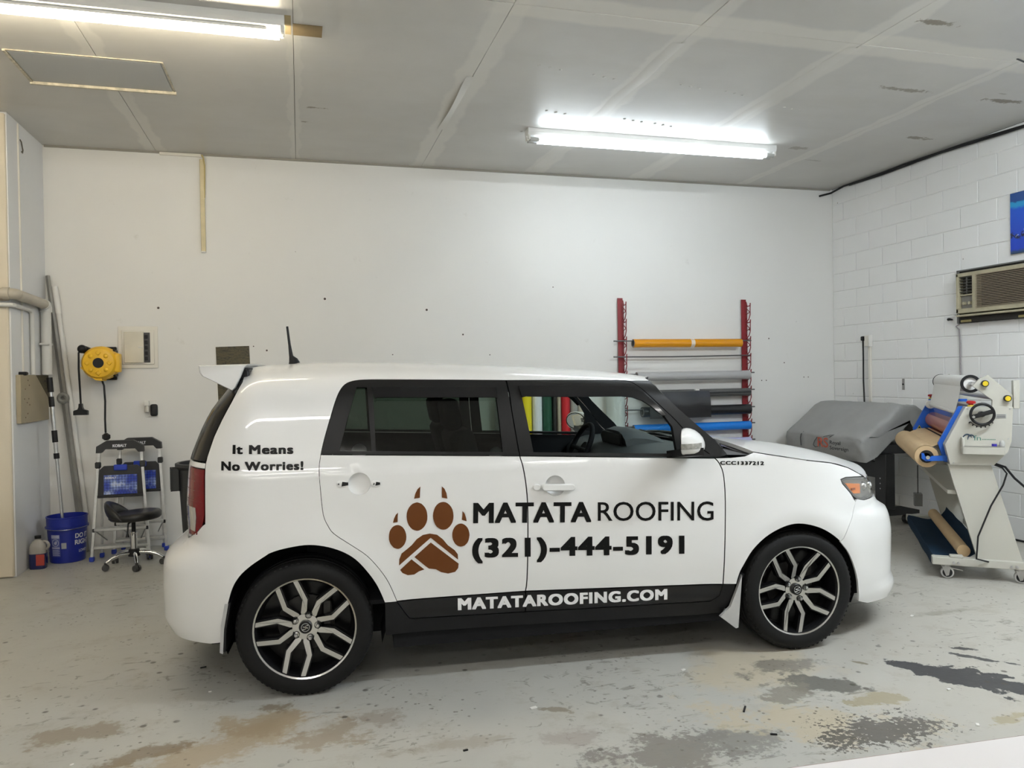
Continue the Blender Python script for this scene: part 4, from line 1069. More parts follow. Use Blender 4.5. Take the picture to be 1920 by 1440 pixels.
for k in range(9):
    y = lerp(-.22, .26, k / 8); e = 1 - abs(2 * k / 8 - 1) ** 4
    rings.append([(x, y, 1.06 + (z - 1.06) * (.55 + .45 * e)) for x, z in ((.56, 1.06), (.545, 1.165), (.60, 1.182), (.68, 1.172), (.80, 1.12), (.86, 1.06))])
MB().ring_loft(rings).done('gauge_pod', DASHM, d_, angle=50)
MB().box((.541, .02, 1.115), (.012, .36, .075), .004).done('gauge_face', BLACK, d_)
mb = MB()
for y in (-.66, -.12, .12, .66): mb.torus((.452, y, .985), .036, .006, (-1, 0, .15), 24, 8)
mb.done('vent_ring', CHROME, d_)
mb = MB()
for y in (-.66, -.12, .12, .66): mb.cyl((.46, y, .985), (.448, y, .987), .034, n=20)
mb.done('vent', BLACK, d_)
MB().box((.445, 0, .90), (.02, .24, .09), .004).done('radio', BLACK, d_)
sw = MB().torus((.43, .37, 1.02), .175, .017, (-.90, 0, .43), 36, 10)
sw.tube([(.43, .20, 1.02), (.45, .37, 1.01), (.43, .54, 1.02)], .015, 8); sw.tube([(.45, .37, 1.01), (.36, .37, .87)], .016, 8); sw.cyl((.445, .37, 1.01), (.475, .37, .995), .06, .065, 16)
sw.tube([(.46, .37, 1.0), (.56, .37, .93)], .035, 10)
sw.done('steering_wheel', INTER, CAR)

# ---- wheels
TYRE = mat('tyre_rubber', (.009, .009, .009), .65, spec=.2, bump=.05, bscale=120)
RIMB = mat('rim_black', (.007, .007, .008), .25, spec=.3)
MACH = mat('machined_alloy', (.60, .59, .57), .22, 1.0)
def wheel(base, lug):
    """centre at the origin, outside faces -y"""
    w_ = MB()
    # barrel + lip
    w_.mi = 0
    w_.lathe([(.234, -.098), (.229, -.090), (.222, -.075), (.214, -.02), (.212, .09), (.232, .105)], axis='Y', n=48, cap=False)
    w_.lathe([(.213, .02), (.14, .03), (.12, .00), (.02, .00)], axis='Y', n=32, cap=True)
    w_.mi = 1
    w_.lathe([(.234, -.104), (.243, -.108), (.2475, -.106), (.2475, -.098), (.234, -.096)], axis='Y', n=64, cap=False)
    def rot(u, v, a): return (u * math.cos(a) - v * math.sin(a), u * math.sin(a) + v * math.cos(a))
    def solid(poly, y_face, depth, a, m_top, m_side):
        lo = [w_.bm.verts.new((*rot(u, v, a), 0)) for u, v, q in poly]
        top = []; bot = []
        cu = sum(p[0] for p in poly) / len(poly); cv = sum(p[1] for p in poly) / len(poly)
        for v0, (u, v, dy) in zip(lo, poly):
            x, z = rot(u, v, a); top.append(w_.bm.verts.new((x, y_face + dy, z)))
            bu, bv = u + (u - cu) * .0, v + (v - cv) * .0
            x, z = rot(bu, bv, a); bot.append(w_.bm.verts.new((x, y_face + dy + depth, z)))
        for v0 in lo: w_.bm.verts.remove(v0)
        f = w_.bm.faces.new(top); f.material_index = m_top
        for i in range(len(poly)):
            j = (i + 1) % len(poly); f = w_.bm.faces.new((top[i], bot[i], bot[j], top[j])); f.material_index = m_side
    yf = -.094
    for k in range(5):
        a = math.radians(base - 72 * k)
        for s in (-1, 1):
            L = lambda u, v, d: (u, v * s, d)
            arm = [L(.058, .004, .026), L(.072, .006, .022), L(.128, .039, .004), L(.236, .0335, .0), L(.236, .0545, .0), L(.122, .061, .004), L(.060, .030, .026)]
            # dark bevelled shoulder under each arm, then the machined face
            solid([(u, v + (.007 * (1 if abs(v) > .02 else -.3)) * s * (1 if i > 3 else -1) * (0 if i in (0, 6) else 1), d + .006) for i, (u, v, d) in enumerate(arm)], yf, .040, a, 0, 0)
            solid(arm, yf, .006, a, 1, 0)
    w_.mi = 1
    hub = []
    n = 60
    for k in range(n):
        th = 2 * PI * k / n
        near = min(abs(((math.degrees(th) - (lug - 72 * q) + 180) % 360) - 180) for q in range(5))
        hub.append((.062 - .012 * math.exp(-(near / 14) ** 2), th))
    ft = [w_.bm.verts.new((r * math.cos(t), yf + .0235, r * math.sin(t))) for r, t in hub]; bk = [w_.bm.verts.new((r * math.cos(t), yf + .06, r * math.sin(t))) for r, t in hub]
    f = w_.bm.faces.new(ft); f.material_index = 1
    for i in range(n):
        f = w_.bm.faces.new((ft[i], bk[i], bk[(i + 1) % n], ft[(i + 1) % n])); f.material_index = 0
    rim = w_.done('wheel', [RIMB, MACH], CAR, angle=30)
    # tyre
    pr = [(.236, -.100), (.244, -.111), (.262, -.1165), (.285, -.1165), (.302, -.111), (.313, -.102), (.319, -.092), (.323, -.078)]
    tr = [(.3235, -.060), (.317, -.058), (.317, -.050), (.3245, -.048), (.325, -.016), (.318, -.014), (.318, -.006), (.325, -.004)]
    full = pr + tr; full = full + [(r, -h) for r, h in reversed(full)]
    MB().lathe(full, axis='Y', n=72, cap=False).done('tyre', TYRE, rim, angle=25)
    blk_ = MB()
    for k in range(72):
        a = 2 * PI * k / 72
        blk_.box((.3135 * math.cos(a), -.094, .3135 * math.sin(a)), (.006, .020, .012), 0, Matrix.Rotation(-a, 3, 'Y'))
    o = blk_.done('tread_block', TYRE, rim, smooth=False); o['kind'] = 'stuff'
    for k in range(5):
        a = math.radians(lug - 72 * k); x, z = .0572 * math.cos(a), .0572 * math.sin(a)
        q = MB(); q.lathe([(.0165, yf + .040), (.0165, yf + .018), (.0145, yf + .018), (.0145, yf + .034)], (x, 0, z), 'Y', 16, False)
        q.done('lug_ring', RIMB, rim)
        q = MB(); q.lathe([(.0105, yf + .04), (.0105, yf + .010), (.007, yf + .004), (.001, yf + .003)], (x, 0, z), 'Y', 6, False)
        q.done('lug_nut', STEEL, rim, smooth=False)
    q = MB(); q.lathe([(.031, yf + .03), (.031, yf + .012), (.028, yf + .009), (.001, yf + .007)], (0, 0, 0), 'Y', 28, False)
    q.done('centre_cap', RIMB, rim)
    q = MB(); q.torus((0, yf + .0085, 0), .019, .0016, (0, 1, 0), 28, 6)
    for s in (1, -1):
        q.tube([(s * .013, yf + .0075, s * .010), (s * .002, yf + .0070, s * .008), (-s * .005, yf + .0070, s * .002), (s * .004, yf + .0070, -s * .001), (s * .012, yf + .0075, -s * .004)], .0024, 6)
    q.done('cap_emblem', CHROME, rim)
    d = MB(); d.lathe([(.135, .012), (.135, .0), (.05, -.002)], axis='Y', n=32); d.box((.10, -.01, .05), (.05, .05, .13), .01)
    d.done('brake_disc', mat('brake_iron', (.06, .058, .055), .5, .8) if 'brake_iron' not in bpy.data.materials else bpy.data.materials['brake_iron'], rim)
    return rim
WYC = .755
wr_ = wheel(111.5, 75.5); wr_.location = (-1.3, -WYC, .325)
wf_ = wheel(117, 77); wf_.location = (1.3, -WYC, .325)
for src, x in ((wr_, -1.3), (wf_, 1.3)):
    c = copy_tree(src, CAR); c.location = (x, WYC, .325); c.rotation_euler = (0, 0, PI)

# ---- lettering and paw print on the near side
def quadfn(q, o=.0022):
    tl, tr, bl, br = q
    def xz(u, v): return (lerp(lerp(bl[0], br[0], u), lerp(tl[0], tr[0], u), v), lerp(lerp(bl[1], br[1], u), lerp(tl[1], tr[1], u), v))
    return (lambda u, v: surf(*xz(u, v), o)), (lambda u, v: nrm(xz(u, v)[0], -W(*xz(u, v)), xz(u, v)[1]))
for body, off, spc, caps, m_ in (('It Means', .046, 1.13, 'M', BLKV), ('No Worries!', .046, 1.13, 'N', BLKV), ('MATATA', .036, 1.07, 'M', BLKV), ('ROOFING', .006, 1.0, 'R', BLKV), ('(321)-444-5191', .048, 1.15, '1', BLKV), ('MATATAROOFING.COM', .050, 1.13, 'M', WHTV), ('CCC1337212', .046, 1.15, 'C', BLKV)):
    fn, nf_ = quadfn(F['text'][body])
    par = CAR
    put_text('lettering', body, fn, m_, par, off, spc, (14, 3), nf_, caps)
for poly in F['paw']:
    panel('paw_print', [tuple(p) for p in poly], [BROWN], off=.0022, flange=0, gap=0, h=.03)
# ---------------------------------------------------------------- left corner
YELLOW = mat('yellow_plastic', (.80, .46, .015), .35)
BLUEP = mat('blue_bucket_plastic', (.010, .022, .26), .32)
# cord reel on the wall
t = thing('cord_reel', 'yellow cord reel with black cords mounted on the white wall', 'cord reel', (-1.70, YB, 1.69))
mb = MB(); mb.box((.045, -.02, .0), (.10, .04, .30), .006); mb.box((.10, -.10, .0), (.02, .13, .24), .006); mb.done('wall_bracket', BLACK, t)
rd = MB(); rd.lathe([(.001, -.275), (.085, -.275), (.125, -.268), (.138, -.250), (.143, -.235), (.146, -.23), (.146, -.165), (.150, -.16), (.150, -.14), (.146, -.135), (.146, -.07), (.138, -.055), (.12, -.05), (.001, -.05)], (0, 0, 0), 'Y', 40, False)
dm = rd.done('drum', YELLOW, t, angle=30)
mb = MB()
for k in range(8):
    a = 2 * PI * k / 8
    if k % 2: mb.ball((.085 * math.cos(a), -.274, .085 * math.sin(a)), (.020, .010, .020), 10, 6)
    else: mb.box((.088 * math.cos(a), -.275, .088 * math.sin(a)), (.034, .012, .034), .004, Matrix.Rotation(PI / 4, 3, 'Y'))
o = mb.done('boss', YELLOW, dm); o['kind'] = 'stuff'
MB().cyl((0, -.274, 0), (0, -.279, 0), .044, n=28).done('centre_label', BLACK, dm)
MB().box((.14, -.20, .0), (.05, .10, .17), .018, None, 3).done('side_housing', YELLOW, t)
mb = MB(); mb.prism([(-.15, -.04), (-.03, -.15), (.02, -.158), (.02, -.14), (-.13, -.03)], 'xz', -.25, -.08); mb.done('skirt', YELLOW, t)
mb = MB(); mb.cyl((-.14, -.20, .125), (-.09, -.13, .105), .036, .030, 14); mb.ball((-.142, -.21, .125), .038, 12, 8); mb.done('cord_stop', BLACK, t)
MB().tube([(-.145, -.215, .12), (-.165, -.225, .09), (-.168, -.22, -.05), (-.162, -.215, -.25), (-.160, -.21, -.36)], .0085, 8).done('cord', BLACK, t)
mb = MB(); mb.prism([(-.012, .005), (.012, .005), (.014, -.025), (.022, -.045), (.052, -.055), (.056, -.062), (.056, -.095), (-.056, -.095), (-.056, -.062), (-.052, -.055), (-.022, -.045), (-.014, -.025)], 'xz', -.025, .025)
o = mb.done('triple_outlet', BLACK, t); o.location = (-.160, -.21, -.36)
MB().tube([(.00, -.17, -.14), (.02, -.175, -.2), (.028, -.18, -.34), (.024, -.18, -.5), (.026, -.18, -.62)], .0085, 8).done('cord', BLACK, t)
o = MB().lathe([(.010, .03), (.034, .012), (.034, -.018), (.016, -.034)], n=6).done('plug', BLACK, t, smooth=False); o.location = (.030, -.18, -.652)
# breaker panel
t = thing('breaker_panel', 'recessed cream breaker panel with its small door open on the white wall', 'breaker panel', (-1.426, YB, 1.836))
MB().box((0, -.006, 0), (.336, .012, .385), .003).done('surround', TRIMM, t)
MB().box((.002, -.017, 0), (.272, .012, .315), .004).done('cover', TRIMM, t)
mb = MB(); mb.box((.078, -.025, -.003), (.050, .008, .275), .002)
bk = mb.done('breaker_bay', mat('dark_grey_bakelite', (.05, .05, .05), .5), t)
for k in range(5): MB().box((.072, -.032, .095 - .05 * k), (.026, .012, .032), .002).done('breaker', BLACK, bk)
MB().box((-.03, -.036, .0), (.165, .014, .285), .003, Matrix.Rotation(-.05, 3, 'Z')).done('door', CREAM, t)
MB().box((.025, -.046, .0), (.036, .008, .008), .002).done('door_catch', WHITE_P, t)
# outlet with sensor and air freshener
t = thing('wall_outlet', 'white double outlet plate low on the wall below the breaker panel', 'outlet', (-1.322, YB, 1.268))
MB().box((0, -.003, 0), (.115, .006, .15), .003).done('plate', WHITE_P, t)
mb = MB(); mb.box((.022, -.028, -.012), (.062, .045, .11), .022, None, 4)
o = mb.done('plug_in_sensor', BLACK); o.location = (-1.322, YB, 1.268); tag(o, 'black oval plug-in sensor on the outlet below the breaker panel', 'sensor')
t = thing('air_freshener', 'clear and white plug-in air freshener left of the black sensor', 'air freshener', (-1.36, YB - .006, 1.30))
MB().box((0, -.02, .02), (.042, .04, .045), .008, None, 2).done('housing', WHITE_P, t)
MB().lathe([(.012, .0), (.02, -.012), (.022, -.06), (.006, -.062)], (0, -.022, .0), 'Z', 14).done('bottle', mat('clear_plastic_refill', (.55, .53, .48), .1, spec=.8), t)
# camouflage sheet on the back wall
def camo(name):
    m = mat(name, (.06, .05, .03), .55); g = NT(m)
    mp = g.n('ShaderNodeMapping'); mp.inputs['Scale'].default_value = (3.2, 3.2, 24); g.nt.links.new(g.pos, mp.inputs[0])
    n1 = g.noise(3.0, 6, .7, vec=mp.outputs[0], dist=1.2)
    c = g.mix(g.ramp(n1, .42, .46), srgb(26, 22, 14), srgb(82, 74, 48)); c = g.mix(g.ramp(n1, .55, .58), c, srgb(44, 40, 24)); c = g.mix(g.ramp(n1, .64, .66), c, srgb(104, 95, 66))
    g.nt.links.new(c, g.b.inputs['Base Color']); return m
CAMO = camo('bark_camouflage_print')
mb = MB(); mb.box((0, -.003, 0), (.30, .004, .62), 0, Matrix.Rotation(-.03, 3, 'Y'))
o = mb.done('camouflage_sheet', CAMO, smooth=False); o.location = (-.60, YB, 1.53); tag(o, 'bark camouflage vinyl sheet on the wall above the car roof spoiler', 'sheet')

# pipes, trim and box on the side of the jog
PIPEW = mat('white_painted_pipe', srgb(214, 213, 208), .42)
t = thing('drain_pipe', 'thick painted pipe along the corner wall, elbowing down to the grey box', 'pipe', (XL, 7.5, 0))
y0 = 7.5
TANP = mat('tan_painted_pipe', srgb(188, 180, 164), .4, vary=.12)
MB().tube([(.05, 6.85 - y0, 2.218), (.05, 7.5 - y0, 2.205)], .042, 14).done('horizontal_pipe', TANP, t)
mb = MB(); mb.tube([(.05, 7.50 - y0, 2.205), (.05, 7.54 - y0, 2.20), (.05, 7.56 - y0, 2.175), (.05, 7.56 - y0, 2.14)], .048, 14); mb.done('elbow', PIPEW, t)
MB().tube([(.05, .06, 2.15), (.05, .06, 1.595)], .040, 14).done('vertical_pipe', PIPEW, t)
MB().box((.045, .06, 1.86), (.075, .12, .018), .003).done('pipe_strap', PIPEW, t)
t = thing('drain_pipe', 'tan painted pipe length crossing the cream pillar face at the left edge', 'pipe', (XL, 6.79, 2.22))
MB().tube([(-2.4, 0, .004), (-.9, 0, .002), (-.04, 0, 0), (.02, .012, 0), (.045, .035, 0), (.05, .058, -.001)], .042, 14).done('pipe_run', TANP, t)
for x in (-.30, -.03): MB().cyl((x, 0, 0), (x + .05, 0, 0), .048, n=14).done('pipe_collar', TANP, t)
o = MB().tube([(.024, 6.87 - 7.3, 2.135), (.022, 7.24 - 7.3, 2.13), (.022, 7.275 - 7.3, 2.12), (.022, 7.29 - 7.3, 2.09), (.022, 7.29 - 7.3, 1.594)], .018, 10).done('conduit', PIPEW)
o.location = (XL, 7.3, 0); tag(o, 'thin white conduit running beside the thick pipe above the grey box', 'conduit')
o = MB().tube([(-1.2, 0, 0), (-.01, 0, 0), (.018, .012, 0), (.024, .048, 0)], .018, 10).done('conduit', PIPEW)
o.location = (XL, 6.815, 2.135); tag(o, 'thin white conduit under the tan pipe on the cream pillar face', 'conduit')
o = MB().box((.006, 0, 0), (.012, .018, 2.06), .002).done('trim_2', TRIMM, smooth=False); o.location = (XL, 7.10, 2.60); struct(o)
o = MB().tube([(0, 0, .05), (.01, .004, .03), (.012, .012, .0), (.012, .03, -.03), (.012, .02, -.055), (.012, .0, -.05)], .005, 8).done('hook', mat('dark_hook', (.08, .07, .05), .5)); o.location = (XL, 7.16, 3.47); tag(o, 'small dark wire hook high on the corner wall', 'hook')
t = thing('junction_box', 'tan metal box with a camouflage corner on the left corner wall', 'box', (XL, 7.285, 1.395))
tanm = mat('tan_metal', srgb(166, 154, 128), .5, vary=.1, vscale=4)
mb = MB(); mb.box((.018, 0, 0), (.036, .70, .39), .004); bx = mb.done('box_body', tanm, t)
mb = MB(); mb.prism([(.02, .195), (.35, .195), (.35, -.01)], 'yz', .0362, .038); mb.done('camouflage_patch', CAMO, t, smooth=False)
mb = MB()
for y, z in ((-.13, .15), (-.10, .11), (-.2, .08), (-.12, .0), (-.16, -.03), (-.1, -.05), (-.2, -.15), (-.15, -.12), (-.22, .0)): mb.cyl((.034, y - .05, z), (.0385, y - .05, z), .006, n=8)
o = mb.done('rivet', mat('rust_brown', (.12, .07, .04), .7), t); o['kind'] = 'stuff'
o = MB().box((.0, -.22, .205), (.07, .06, .03), .008).done('latch', BLACK, t); o.location = (.02, -.03, 0)
t = thing('pole_clip', 'grey tape roll hung beside the camouflage box', 'tape roll', (-2.03, 7.68, 1.385))
MB().torus((0, -.03, 0), .032, .020, (0, 1, 0), 20, 8).done('tape', mat('grey_duct_tape', (.20, .20, .19), .45), t)
MB().tube([(0, .06, .03), (0, -.02, .035), (0, -.03, .035)], .006, 6).done('peg', STEEL, t)

# things leaning in the corner
o = MB(); o.ring_loft([[(-2.163, 7.70, 2.475), (-2.135, 7.66, 2.475), (-2.120, 7.68, 2.475), (-2.145, 7.72, 2.475)], [(-1.925, 7.68, .00), (-1.88, 7.64, .0), (-1.862, 7.67, .0), (-1.905, 7.71, .0)]])
o = o.done('trim_strip', mat('grey_strip', (.34, .33, .30), .45, .4, vary=.15), smooth=False); tag(o, 'long grey metal strip leaning in the back left corner', 'strip')
t = thing('pvc_pipe', 'white plastic pipe leaning on the back wall beside the grey strip', 'pipe', (-1.845, 7.70, 0))
MB().cyl((0, 0, 0.0), (-.225, .0, 2.18), .021, n=12).done('pipe', PIPEW, t)
MB().cyl((-.220, 0, 2.14), (-.245, 0, 2.38), .025, n=12).done('coupling', WHITE_P, t)
# bucket
t = thing('bucket', 'round blue plastic bucket with white lettering in the left corner', 'bucket', (-1.945, 7.37, 0))
pr = [(.001, .0), (.130, .0), (.135, .006), (.150, .265), (.150, .285), (.165, .287), (.166, .302), (.155, .305), (.156, .375), (.160, .378), (.160, .386), (.153, .386), (.148, .30), (.130, .014), (.001, .014)]
MB().lathe(pr, n=40, cap=False).done('pail', BLUEP, t, angle=30)
def brad(z): return .135 + .015 * z / .265
def cylfn(a0, a1, z0, z1, o=.0015):
    def f(u, v):
        z = lerp(z0, z1, v); a = lerp(a0, a1, u); r = brad(z) + o
        return Vector((r * math.cos(a), r * math.sin(a), z))
    return f
rad = math.radians
WPRINT = mat('white_print', (.75, .76, .8), .5)
put_text('lettering', 'DO IT', cylfn(rad(-53), rad(-4), .205, .245), WPRINT, t, .03, 1, (10, 1), None, 'D')
put_text('lettering', 'RIGHT', cylfn(rad(-54), rad(6), .150, .190), WPRINT, t, .03, 1, (10, 1), None, 'R')
put_text('lettering', "LOWE'S", cylfn(rad(-40), rad(-4), .082, .106), WPRINT, t, .02, 1, (8, 1), None, 'L')
put_text('lettering', "LOWE'S", cylfn(rad(-215), rad(-153), .110, .165), WPRINT, t, .03, 1, (10, 1), None, 'L')
def band(mb, a0, a1, z0, z1, o=.0014, n=8):
    f = cylfn(a0, a1, z0, z1, o); mb.grid([[f(i / n, j) for j in (0, 1)] for i in range(n + 1)])
mb = MB(); 
for a0, a1, z0, z1 in ((-170, -146, .178, .184), (-170, -146, .094, .100), (-149, -146.5, .094, .184)): band(mb, rad(a0), rad(a1), z0, z1)
mb.done('logo_frame', WPRINT, t)
mb = MB(); band(mb, rad(-128), rad(-98), .06, .245); mb.done('warning_label', mat('label_faded_blue', (.10, .12, .36), .5), t)
mb = MB(); band(mb, rad(-127), rad(-99), .215, .243, .002); band(mb, rad(-127), rad(-99), .128, .140, .002)
for k in range(6): band(mb, rad(-126), rad(-100 - 3 * (k % 2)), .07 + .009 * k, .0735 + .009 * k, .002)
o = mb.done('label_text_lines', mat('label_pale', (.45, .47, .62), .5), t); o['kind'] = 'stuff'
f = cylfn(rad(-127), rad(-99), .14, .215, .002)
mb = MB(); mb.grid([[f(.5 + r * math.cos(2 * PI * k / 24), .5 + r * math.sin(2 * PI * k / 24)) for k in range(25)] for r in (.36, .43)]); mb.grid([[f(.5 + .19 * math.cos(2 * PI * k / 16), .45 + .16 * math.sin(2 * PI * k / 16)) for k in range(17)], [f(.5, .45)] * 17]); mb.grid([[f(.62 + .10 * math.cos(2 * PI * k / 12), .62 + .10 * math.sin(2 * PI * k / 12)) for k in range(13)], [f(.62, .62)] * 13])
mb.done('warning_pictogram', bpy.data.materials['label_pale'], t)
mb = MB(); band(mb, rad(-94), rad(-79), .125, .175); mb.done('blank_label', mat('label_grey', (.42, .43, .46), .5), t)
mb = MB(); mb.tube([(.166 * math.cos(a), .166 * math.sin(a), .295 - .05 * math.sin(a) ** 2 * .2) for a in [rad(-10 - 160 * k / 14) for k in range(15)]], .0025, 6); mb.done('bail_handle', STEEL, t)
# telescopic pole standing in the bucket
t = thing('telescopic_pole', 'silver telescopic pole with black grips standing in the blue bucket', 'pole', (-1.95, 7.31, .022))
P0 = Vector((0.012, -.02, .0)); P1 = Vector((-.093, .01, 1.545))
def pp(s): return P0.lerp(P1, s)
MB().cyl(pp(0), pp(.56), .0125, n=12).done('lower_tube', ALU, t); MB().cyl(pp(.55), pp(.98), .0155, n=12).done('upper_tube', ALU, t)
for a, b, r in ((.555, .585, .022), (.645, .71, .022), (.84, .895, .021), (.92, 1.0, .024)):
    q = MB(); q.cyl(pp(a), pp(b), r, n=12); q.done('grip', BLACK, t)
# washer fluid bottle
t = thing('bottle', 'clear jug of dark blue fluid with red label beside the bucket', 'bottle', (-2.10, 7.13, 0))
bm_ = MB(); bm_.ring_loft([[(.064 * s * math.copysign(abs(math.cos(a)) ** .6, math.cos(a)), .05 * s * math.copysign(abs(math.sin(a)) ** .6, math.sin(a)), z) for a in [2 * PI * k / 24 for k in range(24)]] for s, z in ((.95, 0), (1, .008), (1, .125))]); bm_.done('fluid_fill', mat('dark_blue_fluid', (.012, .016, .09), .15, coat=.6), t)
bm_ = MB(); bm_.ring_loft([[(.062 * s * math.copysign(abs(math.cos(a)) ** .6, math.cos(a)), .048 * s * math.copysign(abs(math.sin(a)) ** .6, math.sin(a)), z) for a in [2 * PI * k / 24 for k in range(24)]] for s, z in ((1, .125), (1, .165), (.92, .195), (.6, .225), (.34, .235), (.33, .25))]); bm_.done('jug_top', mat('milky_plastic', (.36, .34, .31), .2, coat=.3), t)
MB().torus((.045, 0, .185), .034, .011, (0, 1, 0), 18, 8).done('grip_handle', bpy.data.materials['milky_plastic'], t)
MB().lathe([(.024, .245), (.024, .268), (.001, .269)], n=16).done('cap', BLACK, t)
MB().box((.028, -.0505, .075), (.062, .004, .09), .001).done('label', mat('red_label', (.42, .05, .035), .4), t)
# stepladders
def kobalt_label():
    m = mat('blue_diamond_label', (.05, .1, .5), .35); g = NT(m)
    tc = g.n('ShaderNodeTexCoord'); mp = g.n('ShaderNodeMapping'); mp.inputs['Rotation'].default_value = (0, PI / 4, 0); mp.inputs['Scale'].default_value = (60, 60, 60); g.nt.links.new(tc.outputs['Object'], mp.inputs[0])
    ck = g.n('ShaderNodeTexChecker'); ck.inputs['Scale'].default_value = 1.0; g.nt.links.new(mp.outputs[0], ck.inputs[0])
    n1 = g.noise(9, 4, .6, vec=tc.outputs['Object'])
    c = g.mix(g.ramp(n1, .40, .60), srgb(38, 62, 170), srgb(150, 170, 215)); c = g.mix(g.math('MULTIPLY', ck.outputs[1], .55), c, srgb(20, 30, 90)); c = g.mix(g.math('MULTIPLY', g.ramp(n1, .55, .62), .5), c, srgb(215, 220, 230))
    g.nt.links.new(c, g.b.inputs['Base Color']); return m
LABM = kobalt_label()
LADB = mat('ladder_black', (.018, .018, .019), .45)
BLUEC = mat('ladder_blue', (.02, .05, .40), .4)
def ladder(name, label, loc, w_bot=.45, w_top=.335, lean=.0, group='folding step ladders'):
    """origin on the floor between the front feet; front faces -y"""
    t = thing(name, label, 'step ladder', loc, lean, group)
    H = .93; hb, ht = w_bot / 2, w_top / 2
    for s in (-1, 1):
        q = MB(); q.tube([(s * hb, 0, .025), (s * ht, .06, H)], .0145, 4); l_ = q.done('front_rail', ALU, t, smooth=False)
        MB().box((s * hb, 0, .02), (.038, .045, .04), .006).done('foot', BLUEC, l_)
        f_ = .84; MB().box((s * lerp(hb, ht, f_), .06 * f_, H * f_ + .03), (.042, .046, .055), .008).done('sleeve', LADB, l_)
        q = MB(); q.tube([(s * (hb - .045), .15, .025), (s * (ht - .01), .085, H * .82)], .011, 4); l2 = q.done('rear_rail', ALU, t, smooth=False)
        MB().box((s * (hb - .045), .15, .02), (.034, .04, .04), .006).done('foot', BLUEC, l2)
        MB().tube([(s * (hb - .03), .01, .255), (s * (hb - .09), .135, .15)], .005, 6).done('brace', STEEL, t)
    hd = [(-ht - .022, -.035), (-ht - .018, .02), (-ht + .06, .068), (ht - .06, .068), (ht + .018, .02), (ht + .022, -.035), (ht - .02, -.035), (ht - .045, -.005), (-ht + .045, -.005), (-ht + .02, -.035)]
    q = MB(); q.prism([(x, z + H + .02) for x, z in hd], 'xz', .035, .095)
    h_ = q.done('hand_rail', LADB, t, smooth=False)
    put_text('lettering', 'KOBALT', lambda u, v: Vector((lerp(-.055, .055, u), .0335, lerp(H + .032, H + .056, v))), WPRINT, h_, .04, 1, (0, 0), None, 'K')
    tz0, tz1 = .535, .80
    def xw(z): return lerp(hb, ht, z / H) - .012
    q = MB(); q.ring_loft([[(-xw(tz0), .036, tz0), (xw(tz0), .036, tz0), (xw(tz1 - .03), .05, tz1 - .03), (xw(tz1) - .03, .052, tz1), (-xw(tz1) + .03, .052, tz1), (-xw(tz1 - .03), .05, tz1 - .03)], [(-xw(tz0), .066, tz0), (xw(tz0), .066, tz0), (xw(tz1 - .03), .075, tz1 - .03), (xw(tz1) - .03, .077, tz1), (-xw(tz1) + .03, .077, tz1), (-xw(tz1 - .03), .075, tz1 - .03)]])
    tr_ = q.done('tray', LADB, t, smooth=False)
    q = MB(); q.box((0, .030, tz0 + .008), (2 * xw(tz0), .03, .022), .004); q.done('tray_lip', LADB, tr_)
    q = MB(); q.box((.0, .039, .64), (.262, .004, .165), 0, Matrix.Rotation(-.06, 3, 'X')); lb = q.done('product_label', LABM, tr_, smooth=False)
    put_text('lettering', 'KOBALT', lambda u, v: Vector((lerp(-.118, -.03, u), .0355 + .0, lerp(.692, .708, v))), WPRINT, tr_, .04, 1, (0, 0), None, 'K')
    q = MB(); q.box((.0, .047, .785), (.105, .022, .05), .006); q.done('tray_latch', BLUEC, tr_)
    for z in (.265, .115):
        q = MB(); q.box((0, .03, z), (2 * (lerp(hb, ht, z / H) - .005), .085, .026), .004); s_ = q.done('step', ALU, t)
        if z > .2:
            q = MB(); q.box((-(lerp(hb, ht, z / H)), .02, z - .004), (.02, .05, .03), .004); q.box((lerp(hb, ht, z / H), .02, z - .004), (.02, .05, .03), .004); q.done('step_bracket', LADB, s_)
    return t
ladder('step_ladder', 'front aluminium step ladder with black top rail behind the stool', (-1.503, 7.235, 0), .45, .33)
ladder('step_ladder', 'rear aluminium step ladder standing against the wall behind the other ladder', (-1.398, 7.50, 0), .43, .32)
# stool
t = thing('rolling_stool', 'black padded rolling stool with low back and chrome five-spoke base', 'stool', (-1.345, 6.95, 0))
LEA = mat('black_vinyl_upholstery', (.014, .014, .015), .35, bump=.08, bscale=90)
rings = []
for z, s, in ((.385, .80), (.39, .93), (.405, 1.0), (.43, 1.0), (.445, .93), (.45, .75), (.448, .4), (.446, .05)):
    rings.append([(.20 * s * math.cos(a) + .015, .185 * s * math.sin(a), z + .012 * (math.cos(a)) * (1 if z > .42 else .3) * s) for a in [2 * PI * k / 32 for k in range(32)]])
MB().ring_loft(rings).done('seat_cushion', LEA, t, angle=60)
rows = []
for j in range(17):
    a = PI + lerp(-1.25, 1.25, j / 16); h_ = .145 * math.cos((j / 16 - .5) * PI) ** .7
    rr = []
    for k in range(12):
        b = 2 * PI * k / 12
        zz = .40 + h_ * (.5 + .5 * math.sin(b)); r = .185 + .028 * math.cos(b) + .035 * (zz - .42) / .15
        rr.append((.015 + r * math.cos(a), r * .93 * math.sin(a), zz))
    rows.append(rr)
MB().ring_loft(rows).done('back_rest', LEA, t, angle=60)
MB().cyl((0, 0, .25), (0, 0, .39), .016, n=14).done('gas_rod', BLACK, t)
MB().lathe([(.026, .13), (.026, .27), (.030, .275), (.030, .285), (.018, .288)], n=18).done('gas_column', CHROME, t)
MB().lathe([(.045, .085), (.048, .105), (.040, .14), (.03, .145)], n=20).done('hub', BLACK, t)
